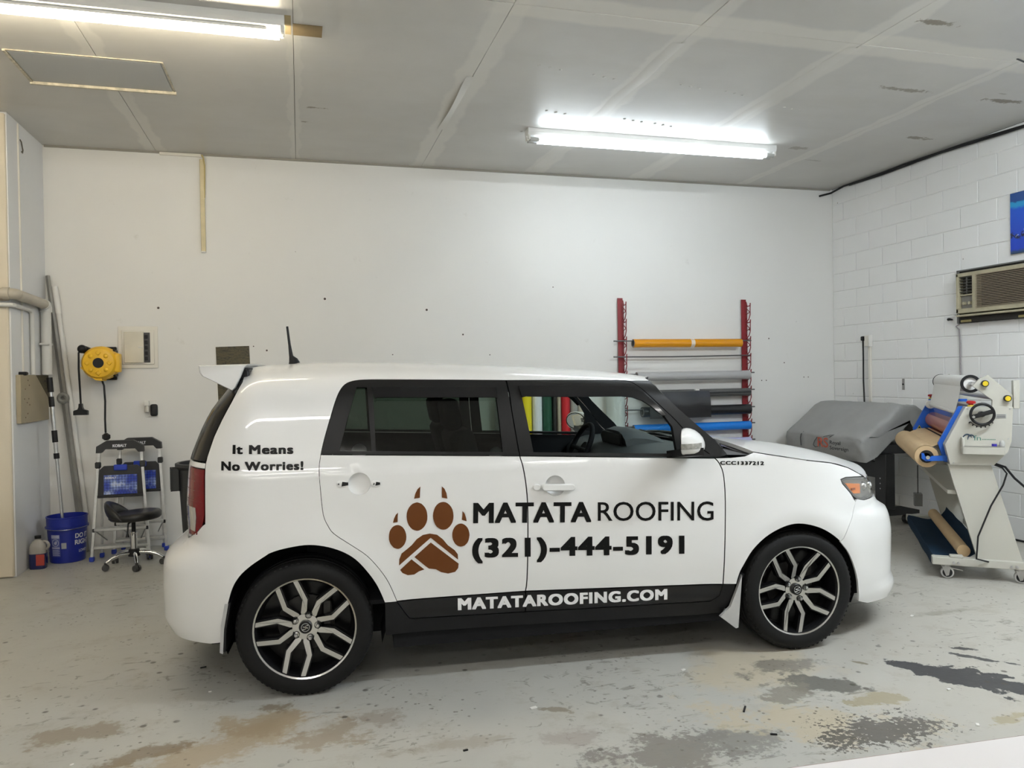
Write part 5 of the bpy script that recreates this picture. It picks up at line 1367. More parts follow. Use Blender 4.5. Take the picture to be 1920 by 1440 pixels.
MB().tube([(0, 0, .375), (-.03, -.05, .36), (-.035, -.06, .28), (-.035, -.065, .25)], [.007, .007, .007, .016], 8).done('height_lever', BLACK, t)
for k in range(5):
    a = rad(-147 + 72 * k); c, s = math.cos(a), math.sin(a)
    MB().tube([(.04 * c, .04 * s, .112), (.12 * c, .12 * s, .108), (.18 * c, .18 * s, .088), (.222 * c, .222 * s, .062)], [.017, .016, .014, .012], 10).done('spoke', CHROME, t)
    q = MB(); aa = a + (.6 if k % 2 else -.5)
    for d in (-1, 1):
        q.cyl((.225 * c - math.sin(aa) * .006 * d, .225 * s + math.cos(aa) * .006 * d, .027), (.225 * c - math.sin(aa) * .024 * d, .225 * s + math.cos(aa) * .024 * d, .027), .027, .024, 16)
    q.cyl((.225 * c, .225 * s, .03), (.225 * c, .225 * s, .066), .011, n=8)
    q.done('caster', mat('grey_caster', (.05, .05, .05), .45) if k == 0 else bpy.data.materials['grey_caster'], t)
# dustbin behind the car
t = thing('trash_can', 'dark grey round trash can half hidden behind the car tail light', 'trash can', (-.715, 6.62, 0))
BIN = mat('charcoal_plastic', (.030, .032, .034), .45)
MB().lathe([(.001, .0), (.185, .0), (.192, .02), (.232, .82), (.245, .83), (.255, .845), (.255, .865), (.245, .87), (.225, .868), (.222, .82), (.18, .03), (.001, .025)], n=36, cap=False).done('bin_body', BIN, t, angle=30)
mb = MB()
for a in (rad(190), rad(10)): mb.box((.255 * math.cos(a), .255 * math.sin(a), .745), (.05, .11, .16), .01, Matrix.Rotation(a, 3, 'Z'))
mb.done('handle', BIN, t)
# ---------------------------------------------------------------- vinyl rack on the back wall
REDP = mat('red_painted_steel', (.22, .012, .016), .4)
def rack(x, label):
    t = thing('rack_upright', label, 'rack', (x, YB, 0), 0, 'red wall rack uprights')
    MB().box((-.004, -.020, 1.50), (.060, .006, 1.68)).done('wall_strip', REDP, t, smooth=False)
    mb = MB()
    levels = [2.27, 2.085, 1.897, 1.708, 1.527, 1.340, 1.156, .969, .783]
    mb.box((.022, -.011, 1.50), (.006, .022, 1.68))
    for z in levels:
        # hooked lattice arm
        top = z + .045
        pts = [(-.020, top + .05), (-.045, top - .005), (-.098, top), (-.106, top + .03), (-.100, top - .03), (-.100, z - .055), (-.075, z - .105), (-.022, z - .135)]
        for a, b in zip(pts[:-1], pts[1:]): mb.tube([(.029, a[0], a[1] - .05), (.029, b[0], b[1] - .05)], .0055, 6)
        mb.tube([(.029, -.022, z + .02 - .05), (.029, -.100, z - .05 - .03)], .0045, 6); mb.tube([(.029, -.022, z - .10), (.029, -.098, z - .075)], .0045, 6)
    mb.done('hook_lattice', REDP, t)
    MB().box((.029, -.03, 1.5), (.005, .012, 1.60)).done('lattice_spine', REDP, t, smooth=False)
    return t
rack(3.357, 'left red steel rack upright on the back wall above the car roof')
rack(4.868, 'right red steel rack upright on the back wall behind the car bonnet')
RZ_ = [1.8725, 1.703, 1.5135, 1.3225, 1.1285, .9475, .7605]
RODM = mat('rod_steel', (.16, .16, .16), .4, .8)
names = ['through the orange roll', 'with no roll on it below the orange roll', 'through the silver grey roll', 'through the upper black roll', 'through the lower black roll', 'through the blue roll', 'through the lowest pale lilac roll']
for k, z in enumerate(RZ_):
    x1 = 4.905 if k < 2 else 4.94
    pts = [(3.24, 0, 0), (3.9, 0, -.004), (4.4, 0, 0), (x1, 0, .006)] if k == 1 else [(3.24, -.01, 0), (x1, -.01, .0)]
    o = MB().tube([(a - 4.07, b, c) for a, b, c in pts], .0075, 8).done('rack_rod', RODM); o.location = (4.07, YB - .09, z)
    tag(o, 'thin steel rod ' + names[k], 'rod', 'steel rods across the red rack')
def roll(name, x0, x1, z, r, m_, label, core=.042, sag=0.0, group='vinyl rolls on the red rack'):
    t = thing(name, label, 'vinyl roll', ((x0 + x1) / 2, YB - .10, z), 0, group); L = (x1 - x0) / 2
    q = MB(); q.ring_loft([[(x, rr * math.cos(a), rr * math.sin(a)) for a in [2 * PI * k / 24 for k in range(24)]] for x, rr in ((-L, core), (-L, r), (L, r), (L, core))], True, False)
    rings = None
    q.done('rolled_vinyl', m_, t, angle=40)
    q = MB(); q.ring_loft([[(x, rr * math.cos(a), rr * math.sin(a)) for a in [2 * PI * k / 20 for k in range(20)]] for x, rr in ((-L - .003, core - .008), (-L - .003, core + .001), (L + .003, core + .001), (L + .003, core - .008), (-L - .003, core - .008))], True, False)
    q.done('cardboard_core', mat('grey_core', (.22, .22, .21), .7) if 'grey_core' not in bpy.data.materials else bpy.data.materials['grey_core'], t)
    return t, L
def vinyl(name, c, rough=.22): return mat(name, c, rough, coat=.25)
t, L = roll('vinyl_roll', 3.464, 4.774, 1.847, .046, vinyl('orange_vinyl', (.72, .30, .008)), 'orange yellow vinyl roll on the top rod of the red rack')
q = MB(); q.cyl((.02, 0, 0), (.066, 0, 0), .0472, n=24, cap=False); o = q.done('masking_tape', mat('pale_tape', (.72, .62, .5), .6), t)
q = MB(); q.box((0, -.030, .036), (2 * L, .003, .002), 0, Matrix.Rotation(.5, 3, 'X')); q.done('loose_edge', mat('orange_dark_edge', (.35, .12, .01), .4), t, smooth=False)
roll('vinyl_roll', 3.50, 4.872, 1.488, .050, vinyl('silver_vinyl', (.40, .40, .40), .3), 'silver grey vinyl roll on the red rack just above the car windscreen')
BV = vinyl('black_vinyl_film', (.010, .011, .013), .3)
t, L = roll('vinyl_roll', 3.56, 4.872, 1.297, .043, BV, 'upper black vinyl roll on the red rack with a sheet hanging down')
rows = []
for k in range(15):
    x = lerp(3.62, 4.352, k / 14) - 4.2205
    rows.append([(x, -.044 - .026 * min(1, s * 2.5) - .006 * s * (1 + math.sin(k * .9)), .02 - .285 * s) for s in (0, .2, .4, .6, .8, 1.0)])
o = MB().grid(rows).done('hanging_sheet', BV, t)
q = MB(); q.box((-.02 + .0, -.040, .036), (.05, .03, .016), .002); q.done('tape_tab', WHITE_P, t); 
t, L = roll('vinyl_roll', 3.56, 4.872, 1.103, .056, BV, 'lower black vinyl roll on the red rack below the hanging black sheet')
roll('vinyl_roll', 3.455, 4.872, .922, .047, vinyl('blue_vinyl', (.008, .19, .66)), 'bright blue vinyl roll on the red rack behind the door mirror')
roll('vinyl_roll', 3.5, 4.872, .735, .055, vinyl('lilac_vinyl', (.52, .52, .74)), 'pale lilac vinyl roll lowest on the red rack above the bonnet')

# standing rolls seen through the car windows
def stand(x, r, h, colr, label, dy=0.0, rough=.25):
    t = thing('standing_roll', label, 'vinyl roll', (x, YB - .10 + dy, 0), 0, 'rolls standing on end against the back wall')
    mname = 'standing_vinyl_%d' % len([k for k in bpy.data.materials if k.name.startswith('standing_vinyl')])
    q = MB(); q.lathe([(r - .012, .0), (r, .0), (r, h), (r - .012, h), (r - .014, h - .02)], n=20, cap=False); q.done('rolled_vinyl', vinyl(mname, colr, rough), t, angle=40)
    q = MB(); q.lathe([(r - .014, .0), (r - .013, h + .004), (r - .02, h + .004), (r - .021, .0)], n=16, cap=False); q.done('cardboard_core', bpy.data.materials['grey_core'], t)
for a in ((2.258, .053, 1.42, (.72, .60, .01), 'yellow vinyl roll standing behind the car window pillar'),
          (2.371, .052, 1.40, (.70, .72, .74), 'white vinyl roll standing between the yellow and green rolls'),
          (2.478, .053, 1.38, (.008, .065, .035), 'dark green vinyl roll standing behind the car'),
          (2.560, .028, 1.38, (.012, .012, .012), 'slim black vinyl roll standing between the green and tan rolls'),
          (2.612, .020, 1.36, (.36, .31, .23), 'slim tan roll standing left of the red roll'),
          (2.684, .047, 1.40, (.52, .012, .02), 'red vinyl roll standing behind the car'),
          (2.776, .042, 1.36, (.30, .29, .27), 'clear wrapped grey roll standing right of the red roll'),
          (2.862, .044, 1.36, (.55, .49, .41), 'beige roll standing at the end behind the far mirror'),
          (3.25, .10, 1.42, (.62, .66, .64), 'thick white roll standing behind the windscreen'),
          (2.12, .06, 1.30, (.05, .05, .055), 'charcoal roll standing left of the yellow roll'),
          (1.98, .055, 1.34, (.25, .26, .27), 'grey roll standing leftmost in the row behind the rear door')):
    stand(*a)

# ---------------------------------------------------------------- covered printer in the right corner
t = thing('wide_format_printer', 'wide printer on a black stand under a grey cloth cover', 'printer', (5.5, 6.85, 0))
COVM = mat('grey_cover_cloth', srgb(150, 150, 148), .8, bump=.25, bscale=22, vary=.10, vscale=3)
prof = [(5.23, .625), (5.195, .70), (5.19, .80), (5.20, .855), (5.26, .905), (5.38, .99), (5.50, 1.085), (5.585, 1.155), (5.64, 1.178), (5.76, 1.182), (5.86, 1.172), (5.92, 1.12), (5.95, 1.02), (5.955, .85), (5.93, .80)]
def seg(pf, n=4):
    out = []
    for a, b in zip(pf[:-1], pf[1:]):
        for k in range(n): out.append((lerp(a[0], b[0], k / n), lerp(a[1], b[1], k / n)))
    return out + [pf[-1]]
pf = seg(prof, 3)
rings = []
def endpf(s, y, dz=0):
    cx, cz = 5.60, .80
    return [(lerp(cx, x, s) - 5.5, y - 6.85, lerp(cz, z, s) if z > .8 else z) for x, z in pf]
for s, y in ((.60, 6.245), (.86, 6.225), (.95, 6.235), (.985, 6.26), (1.0, 6.31)): rings.append(endpf(s, y))
for k in range(1, 40): rings.append(endpf(1.0, lerp(6.31, 7.36, k / 40)))
for s, y in ((1.0, 7.38), (.985, 7.42), (.95, 7.45), (.88, 7.46), (.6, 7.45)): rings.append(endpf(s, y))
def wr(p):
    v = Vector(p); q = v * 5.5
    n1 = noise.noise((q.x, q.y * .8, q.z)); n2 = noise.noise((q.x * 2.6 + 7, q.y * 2.2, q.z * 2.6)); n3 = noise.noise((v.x * 3 + 3, v.y * 9, v.z * 2))
    edge = max(0, 1 - (v.y + .62) / .35)
    amp = .008 + .028 * edge
    v.z += amp * (n1 + .5 * n2) * (1 if v.z > .68 else .5); v.x += amp * .8 * (n2 + .6 * n1); v.y += .6 * amp * n3
    # pulled-in corner and a lifted hem towards the wall at the near end
    if v.z < .86 and v.y < -.45: v.z += .27 * max(0, min(1, (v.x + .25) / .65)) * min(1, (-.45 - v.y) / .12)
    return v
rings = [[wr(p) for p in r] for r in rings]
q = MB(); q.ring_loft(rings, False, False)
f0 = [v for v in q.bm.verts]
n_ = len(pf)
q.bm.verts.ensure_lookup_table()
q.bm.faces.new([q.bm.verts[i] for i in range(n_)]); q.bm.faces.new([q.bm.verts[len(rings) * n_ - 1 - i] for i in range(n_)])
cv = q.done('dust_cover', COVM, t, angle=60); cv['label'] = 'wrinkled grey cloth cover with printed logo'
FX = -.3125
def frontfn(y0, y1, z0, z1):
    return lambda u, v: Vector((FX - .013, lerp(y0, y1, u) - 6.85, lerp(z0, z1, v)))
INKB = mat('print_black', (.015, .015, .016), .7); INKR = mat('print_red', (.52, .10, .05), .7)
put_text('lettering', 'RS', frontfn(6.865, 6.700, .735, .832), INKR, cv, .01, .95, (4, 3), None, 'R', (-1, 0, 0))
put_text('lettering', 'Royal', frontfn(6.675, 6.515, .775, .812), INKB, cv, .012, 1, (4, 2), None, 'R', (-1, 0, 0))
put_text('lettering', 'Sovereign', frontfn(6.675, 6.400, .722, .758), INKB, cv, .012, 1, (4, 2), None, 'S', (-1, 0, 0))
q = MB(); q.tube([(FX - .012, 6.86 - 6.85, .735), (FX - .007, .06, .725), (FX - .007, .095, .745), (FX - .007, .07, .79), (FX - .006, .03, .83)], .003, 5); q.tube([(FX - .006, -.07, .842), (FX - .0, -.16, .862), (FX + .012, -.215, .872), (FX + .006, -.19, .86), (FX - .004, -.16, .842)], .003, 5)
q.done('logo_swoosh', INKB, cv)
q = MB(); q.tube([(FX + .03, .295, .87), (FX + .004, .31, .84), (FX - .006, .308, .80), (FX - .006, .298, .72)], .004, 6); q.done('drawstring', INKB, cv)
STB = mat('stand_black', (.012, .012, .013), .42)
MB().box((.17, .05, .88), (.40, 1.0, .22), .03).done('printer_body', mat('printer_beige', (.35, .35, .33), .5), t)
MB().box((.06, .04, .735), (.5, 1.12, .10), .01).done('stand_deck', STB, t)
for y in (-.565, .50):
    q = MB(); q.box((0, y, .43), (.11, .15, .54), .006); lg = q.done('stand_leg', STB, t)
    q = MB(); q.ring_loft([[(-.36, y - .05, .10), (-.36, y + .05, .10), (-.36, y + .05, .13), (-.36, y - .05, .13)], [(-.1, y - .07, .10), (-.1, y + .07, .10), (-.1, y + .07, .19), (-.1, y - .07, .19)], [(.12, y - .07, .10), (.12, y + .07, .10), (.12, y + .07, .19), (.12, y - .07, .19)], [(.36, y - .05, .10), (.36, y + .05, .10), (.36, y + .05, .135), (.36, y - .05, .135)]])
    ft = q.done('stand_foot', STB, t)
    for x in (-.3, .26):
        q = MB(); q.cyl((x, y - .028, .045), (x, y + .028, .045), .045, n=18); q.box((x, y, .085), (.03, .07, .04), .005); q.done('caster', mat('dark_caster', (.03, .03, .03), .4) if 'dark_caster' not in bpy.data.materials else bpy.data.materials['dark_caster'], ft)
q = MB(); q.box((0, -.03, .535), (.05, 1.06, .16), .004); q.done('cross_beam', STB, t)
q = MB()
for z in (.36, .41, .46): q.cyl((-.056, -.565, z), (-.0575, -.565, z), .007, n=8)
q.done('bolt_hole', STEEL, t)

# ---------------------------------------------------------------- roll laminator
LAMG = mat('laminator_grey', srgb(186, 184, 174), .42)
LAMB = mat('laminator_blue', (.006, .10, .50), .35)
KRAFT = mat('kraft_paper', srgb(196, 168, 128), .7, vary=.05)
t = thing('roll_laminator', 'grey and blue roll laminator on casters loaded with kraft paper', 'laminator', (4.492, 4.537, 0), math.atan2(-.603, .798))
SP = [(.128, 1.243), (.419, 1.243), (.408, 1.0), (.385, .925), (.300, .831), (.029, .829), (-.002, .972)]
BP = [(.10, 1.243), (.405, 1.243), (.395, 1.0), (.37, .93), (.29, .836), (.005, .836), (-.034, .972)]
for sgn, v0, v1, b0, b1 in ((1, -.03, .075, .075, .115), (-1, 1.705, 1.80, 1.665, 1.705)):
    pn = MB(); pn.prism(SP, 'xz', v0, v1); pn = pn.done('side_cover', LAMG, t, smooth=False)
    MB().prism(BP, 'xz', b0, b1).done('cheek_plate', LAMB, t, smooth=False)
    vf = -.03 if sgn > 0 else 1.805
    if sgn > 0:
        q = MB()
        for u, z in ((.40, 1.23), (.14, 1.23), (.39, 1.02), (.01, .98), (.05, .842), (.28, .842)): q.cyl((u, vf + .002, z), (u, vf - .003, z), .0055, n=8)
        o = q.done('screw', STEEL, pn); o['kind'] = 'stuff'
    # leg, rail, casters
    l0, l1 = (0.0, .05) if sgn > 0 else (1.71, 1.76)
    q = MB(); q.prism([(.017, .832), (.288, .832), (.475, .150), (.201, .150)], 'xz', l0, l1); q.done('leg_panel', LAMG, t, smooth=False)
    q = MB(); q.prism([(.205, .832), (.288, .832), (.475, .150), (.40, .150)], 'xz', l1 if sgn > 0 else l0 - .05, (l1 + .05) if sgn > 0 else l0); q.done('leg_flange', LAMG, t, smooth=False)
    rc = .01 if sgn > 0 else 1.745
    q = MB(); q.box((.215, rc, .128), (.61, .075, .056), .004); rl = q.done('base_rail', LAMG, t)
    if sgn > 0:
        q = MB(); q.box((.065, rc - .01, .165), (.085, .05, .02), .004); q.done('rail_clip', LAMG, rl)
    for u in (.045, .075, .40, .435):
        q = MB(); q.cyl((u, rc - .0375, .120), (u, rc - .044, .120), .010, n=8); q.done('bolt', STEEL, rl)
    for u in (.0, .457):
        q = MB(); q.cyl((u, rc, .10), (u, rc, .085), .03, n=14)
        for d in (-1, 1): q.prism([(u - .028, .088), (u + .028, .088), (u + .016, .026), (u - .002, .020)], 'xz', rc + d * .024 - .002, rc + d * .024 + .002)
        q.ring_loft([[(u + .02, rc - .014, .075), (u + .02, rc + .014, .075), (u + .02, rc + .014, .083), (u + .02, rc - .014, .083)], [(u + .105, rc - .018, .062), (u + .105, rc + .018, .062), (u + .105, rc + .018, .068), (u + .105, rc - .018, .068)]])
        fk = q.done('caster', GALV, t, smooth=False)
        q = MB(); q.lathe([(.030, -.016), (.042, -.014), (.044, -.008), (.044, .008), (.042, .014), (.030, .016)], (u + .008, rc, .044), 'Y', 24); q.done('caster_tyre', mat('pale_tyre', (.45, .44, .42), .5) if 'pale_tyre' not in bpy.data.materials else bpy.data.materials['pale_tyre'], fk)
        q = MB(); q.lathe([(.032, -.018), (.032, .018)], (u + .008, rc, .044), 'Y', 20); q.done('caster_wheel', BLACK, fk)
q = MB(); q.box((.13, .88, .62), (.22, 1.66, .03), .003); q.done('cross_shelf', LAMG, t)
q = MB(); q.box((.30, .88, .50), (.015, 1.66, .30), .002, Matrix.Rotation(math.radians(-15.4), 3, 'Y')); q.done('rear_panel', LAMG, t)
q = MB(); q.box((.40, .88, .125), (.06, 1.66, .05), .003); q.done('rear_beam', LAMG, t)
q = MB(); q.box((.20, .89, .90), (.26, 1.55, .10), .004); q.done('machine_bed', LAMG, t)
q = MB(); q.box((.335, .89, 1.10), (.10, 1.55, .24), .004); q.done('rear_hood', LAMG, t)
ORG = mat('silicone_roller', (.36, .10, .07), .35)
q = MB(); q.cyl((.135, .115, 1.055), (.135, 1.665, 1.055), .068, n=28); q.done('upper_roller', ORG, t)
q = MB(); q.cyl((.135, .115, .92), (.135, 1.665, .92), .062, n=28); q.done('lower_roller', ORG, t)
q = MB(); q.cyl((.105, .115, 1.195), (.105, 1.665, 1.195), .017, n=14); q.cyl((.105, 1.60, 1.195), (.105, 1.665, 1.195), .038, n=18); q.done('idler_bar', WHITE_P, t)
q = MB(); q.box((.035, .89, .968), (.085, 1.55, .012), .002, Matrix.Rotation(-.12, 3, 'Y')); ftb = q.done('feed_table', mat('feed_table_grey', (.52, .52, .50), .4), t)
q = MB()
for k in range(56): q.box((.063, .15 + k * .0270, .9815), (.018, .014, .003))
o = q.done('grip_slot', BLACK, ftb, smooth=False); o['kind'] = 'stuff'
FILM = glass_mat('release_film', (.74, .76, .90), .6)
q = MB(); q.grid([[(.100, v, 1.18), (.095, v, 1.12), (.085, v, 1.075), (.085, v, 1.02)] for v in (.14, .5, 1.0, 1.55, 1.64)]); q.done('film_web', FILM, t)
# top film roll
q = MB(); q.cyl((.19, .16, 1.405), (.19, 1.61, 1.405), .062, n=32); fr = q.done('film_roll', mat('white_film', (.74, .73, .70), .4), t)
q = MB(); q.grid([[(.133, v, 1.395), (.118, v, 1.30), (.095, v, 1.21)] for v in (.18, .6, 1.1, 1.58)]); q.done('film_sheet', mat('white_film_sheet', (.78, .77, .74), .4), fr)
for v in (.13, 1.60): 
    q = MB(); q.lathe([(.046, .0), (.066, .0), (.066, .012), (.046, .012), (.046, .0)], (.19, v + .016, 1.405), 'Y', 28, False); q.done('roll_flange', BLACK, fr)
q = MB(); q.cyl((.19, .03, 1.405), (.19, 1.75, 1.405), .016, n=12); q.done('roll_shaft', STEEL, fr)
q = MB(); q.cyl((.345, .05, 1.30), (.345, 1.72, 1.30), .018, n=12); q.done('take_up_bar', STEEL, t)
BR = [(.180, 1.392), (.222, 1.442), (.274, 1.470), (.424, 1.325), (.421, 1.243), (.300, 1.243), (.300, 1.292)]
for v0, v1, near in ((.0, .035, True), (1.73, 1.765, False)):
    q = MB(); q.prism(BR, 'xz', v0, v1); bk = q.done('unwind_bracket', LAMG, t, smooth=False)
    if near:
        for u, z in ((.252, 1.409), (.388, 1.303)):
            q = MB(); q.cyl((u, v0 + .001, z), (u, v0 - .035, z), .023, n=20); kb = q.done('brake_knob', BLACK, bk)
            q = MB(); q.cyl((u, v0 - .0345, z), (u, v0 - .038, z), .0175, n=20); q.done('knob_cap', mat('knob_yellow', (.70, .52, .02), .35) if 'knob_yellow' not in bpy.data.materials else bpy.data.materials['knob_yellow'], kb)
q = MB(); q.box((.445, .02, 1.33), (.04, .06, .20), .004); q.box((.43, .0, 1.35), (.012, .03, .10), .003); q.done('side_post', LAMG, t)
for (u, v) in ((.174, .04), (.128, 1.74)):
    q = MB(); q.cyl((u, v, 1.243), (u, v, 1.255), .024, n=18); eb = q.done('stop_button', mat('stop_yellow', (.55, .42, .05), .5) if 'stop_yellow' not in bpy.data.materials else bpy.data.materials['stop_yellow'], t)
    q = MB(); q.lathe([(.014, 1.253), (.016, 1.262), (.030, 1.266), (.030, 1.280), (.022, 1.285), (.001, 1.286)], (u, v, 0), 'Z', 20, False); q.done('button_cap', mat('stop_red', (.40, .012, .012), .3) if 'stop_red' not in bpy.data.materials else bpy.data.materials['stop_red'], eb)
# hand wheel
q = MB(); q.torus((.223, -.085, 1.194), .072, .0095, (0, 1, 0), 40, 10); hw = q.done('hand_wheel', BLACK, t)
q = MB(); q.box((.223, -.085, 1.194), (.145, .018, .030), .006, Matrix.Rotation(math.radians(-18), 3, 'Y')); q.cyl((.223, -.03, 1.194), (.223, -.085, 1.194), .02, n=14); q.done('wheel_bar', BLACK, hw)
q = MB(); q.cyl((.166, -.094, 1.176), (.166, -.112, 1.176), .009, n=12); q.done('crank_knob', STEEL, hw)
q = MB(); q.tube([(.223 + .085 * math.cos(a), -.033, 1.192 + .085 * math.sin(a)) for a in [rad(-142 + 104 * k / 12) for k in range(13)]], .003, 4)
for k in range(7):
    a = rad(-140 + 100 * k / 6); q.box((.223 + .092 * math.cos(a), -.0315, 1.192 + .092 * math.sin(a)), (.012, .003, .008), 0, Matrix.Rotation(-a, 3, 'Y'))
q.done('scale_marks', BLACK, t)
q = MB(); q.box((.346, -.031, 1.178), (.064, .003, .030), .001); rp = q.done('rating_plate', mat('plate_grey', (.40, .40, .38), .4), t)
q = MB()
for k in range(3): q.box((.346, -.033, 1.187 - .009 * k), (.052, .001, .003))
q.done('plate_lines', INKB, rp, smooth=False)
# storage tray with logo above
q = MB(); q.box((.228, -.062, .938), (.262, .064, .058), .004); q.box((.103, -.062, .972), (.014, .064, .115), .004); tr_ = q.done('tool_tray', LAMG, t)
q = MB(); q.box((.230, -.094, .968), (.252, .004, .004)); q.done('tray_edge', STEEL, tr_, smooth=False)
q = MB(); q.cyl((.298, -.06, .965), (.298, -.06, .985), .016, n=14); q.done('bottle_cap', mat('violet_cap', (.03, .02, .30), .4), tr_)
q = MB(); q.lathe([(.016, .966), (.018, .99), (.012, 1.005), (.006, 1.012)], (.345, -.062, 0), 'Z', 14); q.done('clear_jar', mat('jar_clear', (.42, .42, .40), .2), tr_)
INKG = mat('print_green', (.06, .20, .14), .5)
put_text('lettering', 'fn', lambda u, v: Vector((lerp(.176, .222, u), -.0315, lerp(1.006, 1.040, v))), INKG, pn if False else t, .0, 1, (0, 0), None, 'f')
q = MB(); q.tube([(.110 + .028 * (1 - math.cos(a)), -.032, 1.016 + .032 * math.sin(a)) for a in [PI * k / 10 * .9 for k in range(11)]], [.002 + .003 * math.sin(PI * k / 10) for k in range(11)], 6); q.tube([(.140 + .022 * (1 - math.cos(a)), -.032, 1.010 + .034 * math.sin(a)) for a in [PI * k / 10 * .9 for k in range(11)]], [.002 + .003 * math.sin(PI * k / 10) for k in range(11)], 6)
q.done('logo_arcs', mat('logo_navy', (.03, .06, .10), .5), t)
q = MB()
for k in range(9): q.box((.232 + .0095 * k, -.0312, 1.013), (.006, .001, .005))
o = q.done('small_print', INKG, t, smooth=False); o['kind'] = 'stuff'
q = MB(); q.prism([(0, 0), (.036, 0), (.018, .034)], 'xz', 0, .002); o = q.done('warning_triangle', mat('warn_yellow', (.62, .50, .03), .5), t, smooth=False); o.location = (.0, 1.660, .97)
q = MB(); q.prism([(.008, .004), (.028, .004), (.018, .024)], 'xz', -.0008, .0); o2 = q.done('warning_mark', BLACK, o, smooth=False)
# kraft paper roll at the front with its web going up to the table
q = MB(); q.ring_loft([[(-.108 + r * math.cos(a), v, .872 + r * math.sin(a)) for a in [2 * PI * k / 32 for k in range(32)]] for v, r in ((.085, .046), (.085, .080), (1.60, .080), (1.60, .046))], True, False); kr = q.done('kraft_roll', KRAFT, t, angle=40)
q = MB(); q.ring_loft([[(-.108 + r * math.cos(a), v, .872 + r * math.sin(a)) for a in [2 * PI * k / 24 for k in range(24)]] for v, r in ((.082, .026), (.082, .047), (1.603, .047), (1.603, .026), (.082, .026))], True, False); q.done('black_core', BLACK, kr)
q = MB(); q.cyl((-.108, .005, .872), (-.108, 1.70, .872), .014, n=12); q.done('roll_shaft', CHROME, kr)
ar_ = []
for k in range(13):
    a = rad(lerp(190, 62, k / 12)); ar_.append((-.108 + .083 * math.cos(a), .872 + .083 * math.sin(a)))
ar_ += [(-.045, .957), (.0, .972), (.05, .978), (.09, .985)]
q = MB(); q.grid([[(u, v, z) for u, z in ar_] for v in (.09, .5, 1.0, 1.595)]); q.done('paper_web', KRAFT, kr)
for v0, v1 in ((.035, .060), (1.64, 1.665)):
    q = MB(); q.prism([(-.145, .900), (-.130, .900), (-.124, .878), (-.105, .868), (-.075, .880), (.02, .888), (.02, .848), (-.06, .846), (-.12, .842), (-.145, .862)], 'xz', v0, v1); q.done('roll_arm', LAMB, t, smooth=False)
# blue cloth sling and the spare tube lying in it
NAVY = mat('navy_cloth', (.010, .045, .095), .75, bump=.2, bscale=60)
q = MB(); rows = []
for k in range(25):
    v = lerp(.05, 1.70, k / 24)
    rows.append([(u, v, z + .008 * noise.noise((u * 8, v * 4, 2))) for u, z in ((-.085, .085), (-.088, .13), (-.078, .157), (-.03, .150), (.03, .135), (.085, .128), (.14, .14), (.19, .175), (.225, .22), (.235, .25))])
q.grid(rows); bmesh.ops.solidify(q.bm, geom=q.bm.faces[:], thickness=.004); q.done('cloth_sling', NAVY, t)
q = MB(); q.tube([(-.066, 1.04, .70), (-.066, 1.04, .45)], .004, 6); q.prism([(-.038, .29), (-.026, .45), (.026, .45), (.030, .29)], 'yz', -.095, -.05) if False else None
q.done('pedal_wire', BLACK, t)
q = MB(); q.ring_loft([[(-.066 + a * .03, 1.04 + b * .050 * s, z) for a, b in ((-1, -1), (1, -1), (1, 1), (-1, 1))] for z, s in ((.355, .78), (.46, 1.0))]); q.done('foot_pedal', mat('pedal_grey', (.13, .13, .125), .5), t, smooth=False)
q = MB(); q.tube([(.26, -.035, .145), (.18, -.075, .17), (.19, -.08, .33), (.27, -.08, .55), (.345, -.08, .70), (.37, -.07, .78), (.35, -.03, .815), (.30, .03, .835)], .006, 8); q.done('cable', BLACK, t)
q = MB(); q.tube([(.30, .03, .842), (.37, -.02, .82), (.43, .0, .74), (.52, -.02, .65), (.62, -.02, .60), (.78, -.02, .52), (.85, -.1, .30), (.86, -.2, .02)], .008, 8); q.done('power_cable', BLACK, t)
q = MB(); q.tube([(0, 0, 0), (0, 1.58, 0)], .044, 20)
o = q.done('kraft_tube', KRAFT, angle=40); M_ = Matrix.Rotation(math.atan2(-.603, .798), 4, 'Z')
pl = Vector((.125, .085, .188)); w_ = M_ @ pl; o.location = (4.492 + w_.x, 4.537 + w_.y, w_.z); o.rotation_euler = (0, 0, math.atan2(-.603, .798)); tag(o, 'kraft paper tube lying in the blue cloth sling under the laminator', 'paper tube')

# ---------------------------------------------------------------- right wall fittings
t = thing('air_conditioner', 'old beige window air conditioner set into the block wall', 'air conditioner', (XR, 5.50, 1.95))
ACB = mat('ac_beige', srgb(176, 168, 142), .5, vary=.12, vscale=15); ACD = mat('ac_dark_gap', (.025, .022, .018), .8, vary=.3, vscale=30)
MB().box((-.012, -.06, .245), (.014, 1.0, .50)).done('wall_sleeve', ACD, t, smooth=False)
q = MB(); q.box((-.018, .430, .245), (.03, .022, .50)); q.box((-.018, -.06, .492), (.03, 1.0, .012)); q.done('sleeve_edge', mat('sleeve_grey', (.16, .16, .155), .6), t, smooth=False)
q = MB(); q.box((-.055, -.09, .145 - .04), (.11, .93, .045), .004); q.box((-.055, -.09, .440), (.11, .93, .035), .004); q.box((-.055, .362, .27), (.11, .028, .37), .004); q.box((-.055, .172, .27), (.108, .05, .34), .003); q.box((-.05, -.54, .27), (.10, .03, .37), .003)
fc = q.done('front_case', ACB, t)
MB().box((-.028, -.09, .27), (.05, .90, .33)).done('dark_inside', ACD, t, smooth=False)
for k in range(6):
    q = MB(); q.box((-.085, .270, .278 + .027 * k), (.03, .150, .004), 0, Matrix.Rotation(.35, 3, 'Y')); q.done('louver', mat('louver_grey', (.10, .10, .09), .5) if k == 0 else bpy.data.materials['louver_grey'], t, smooth=False)
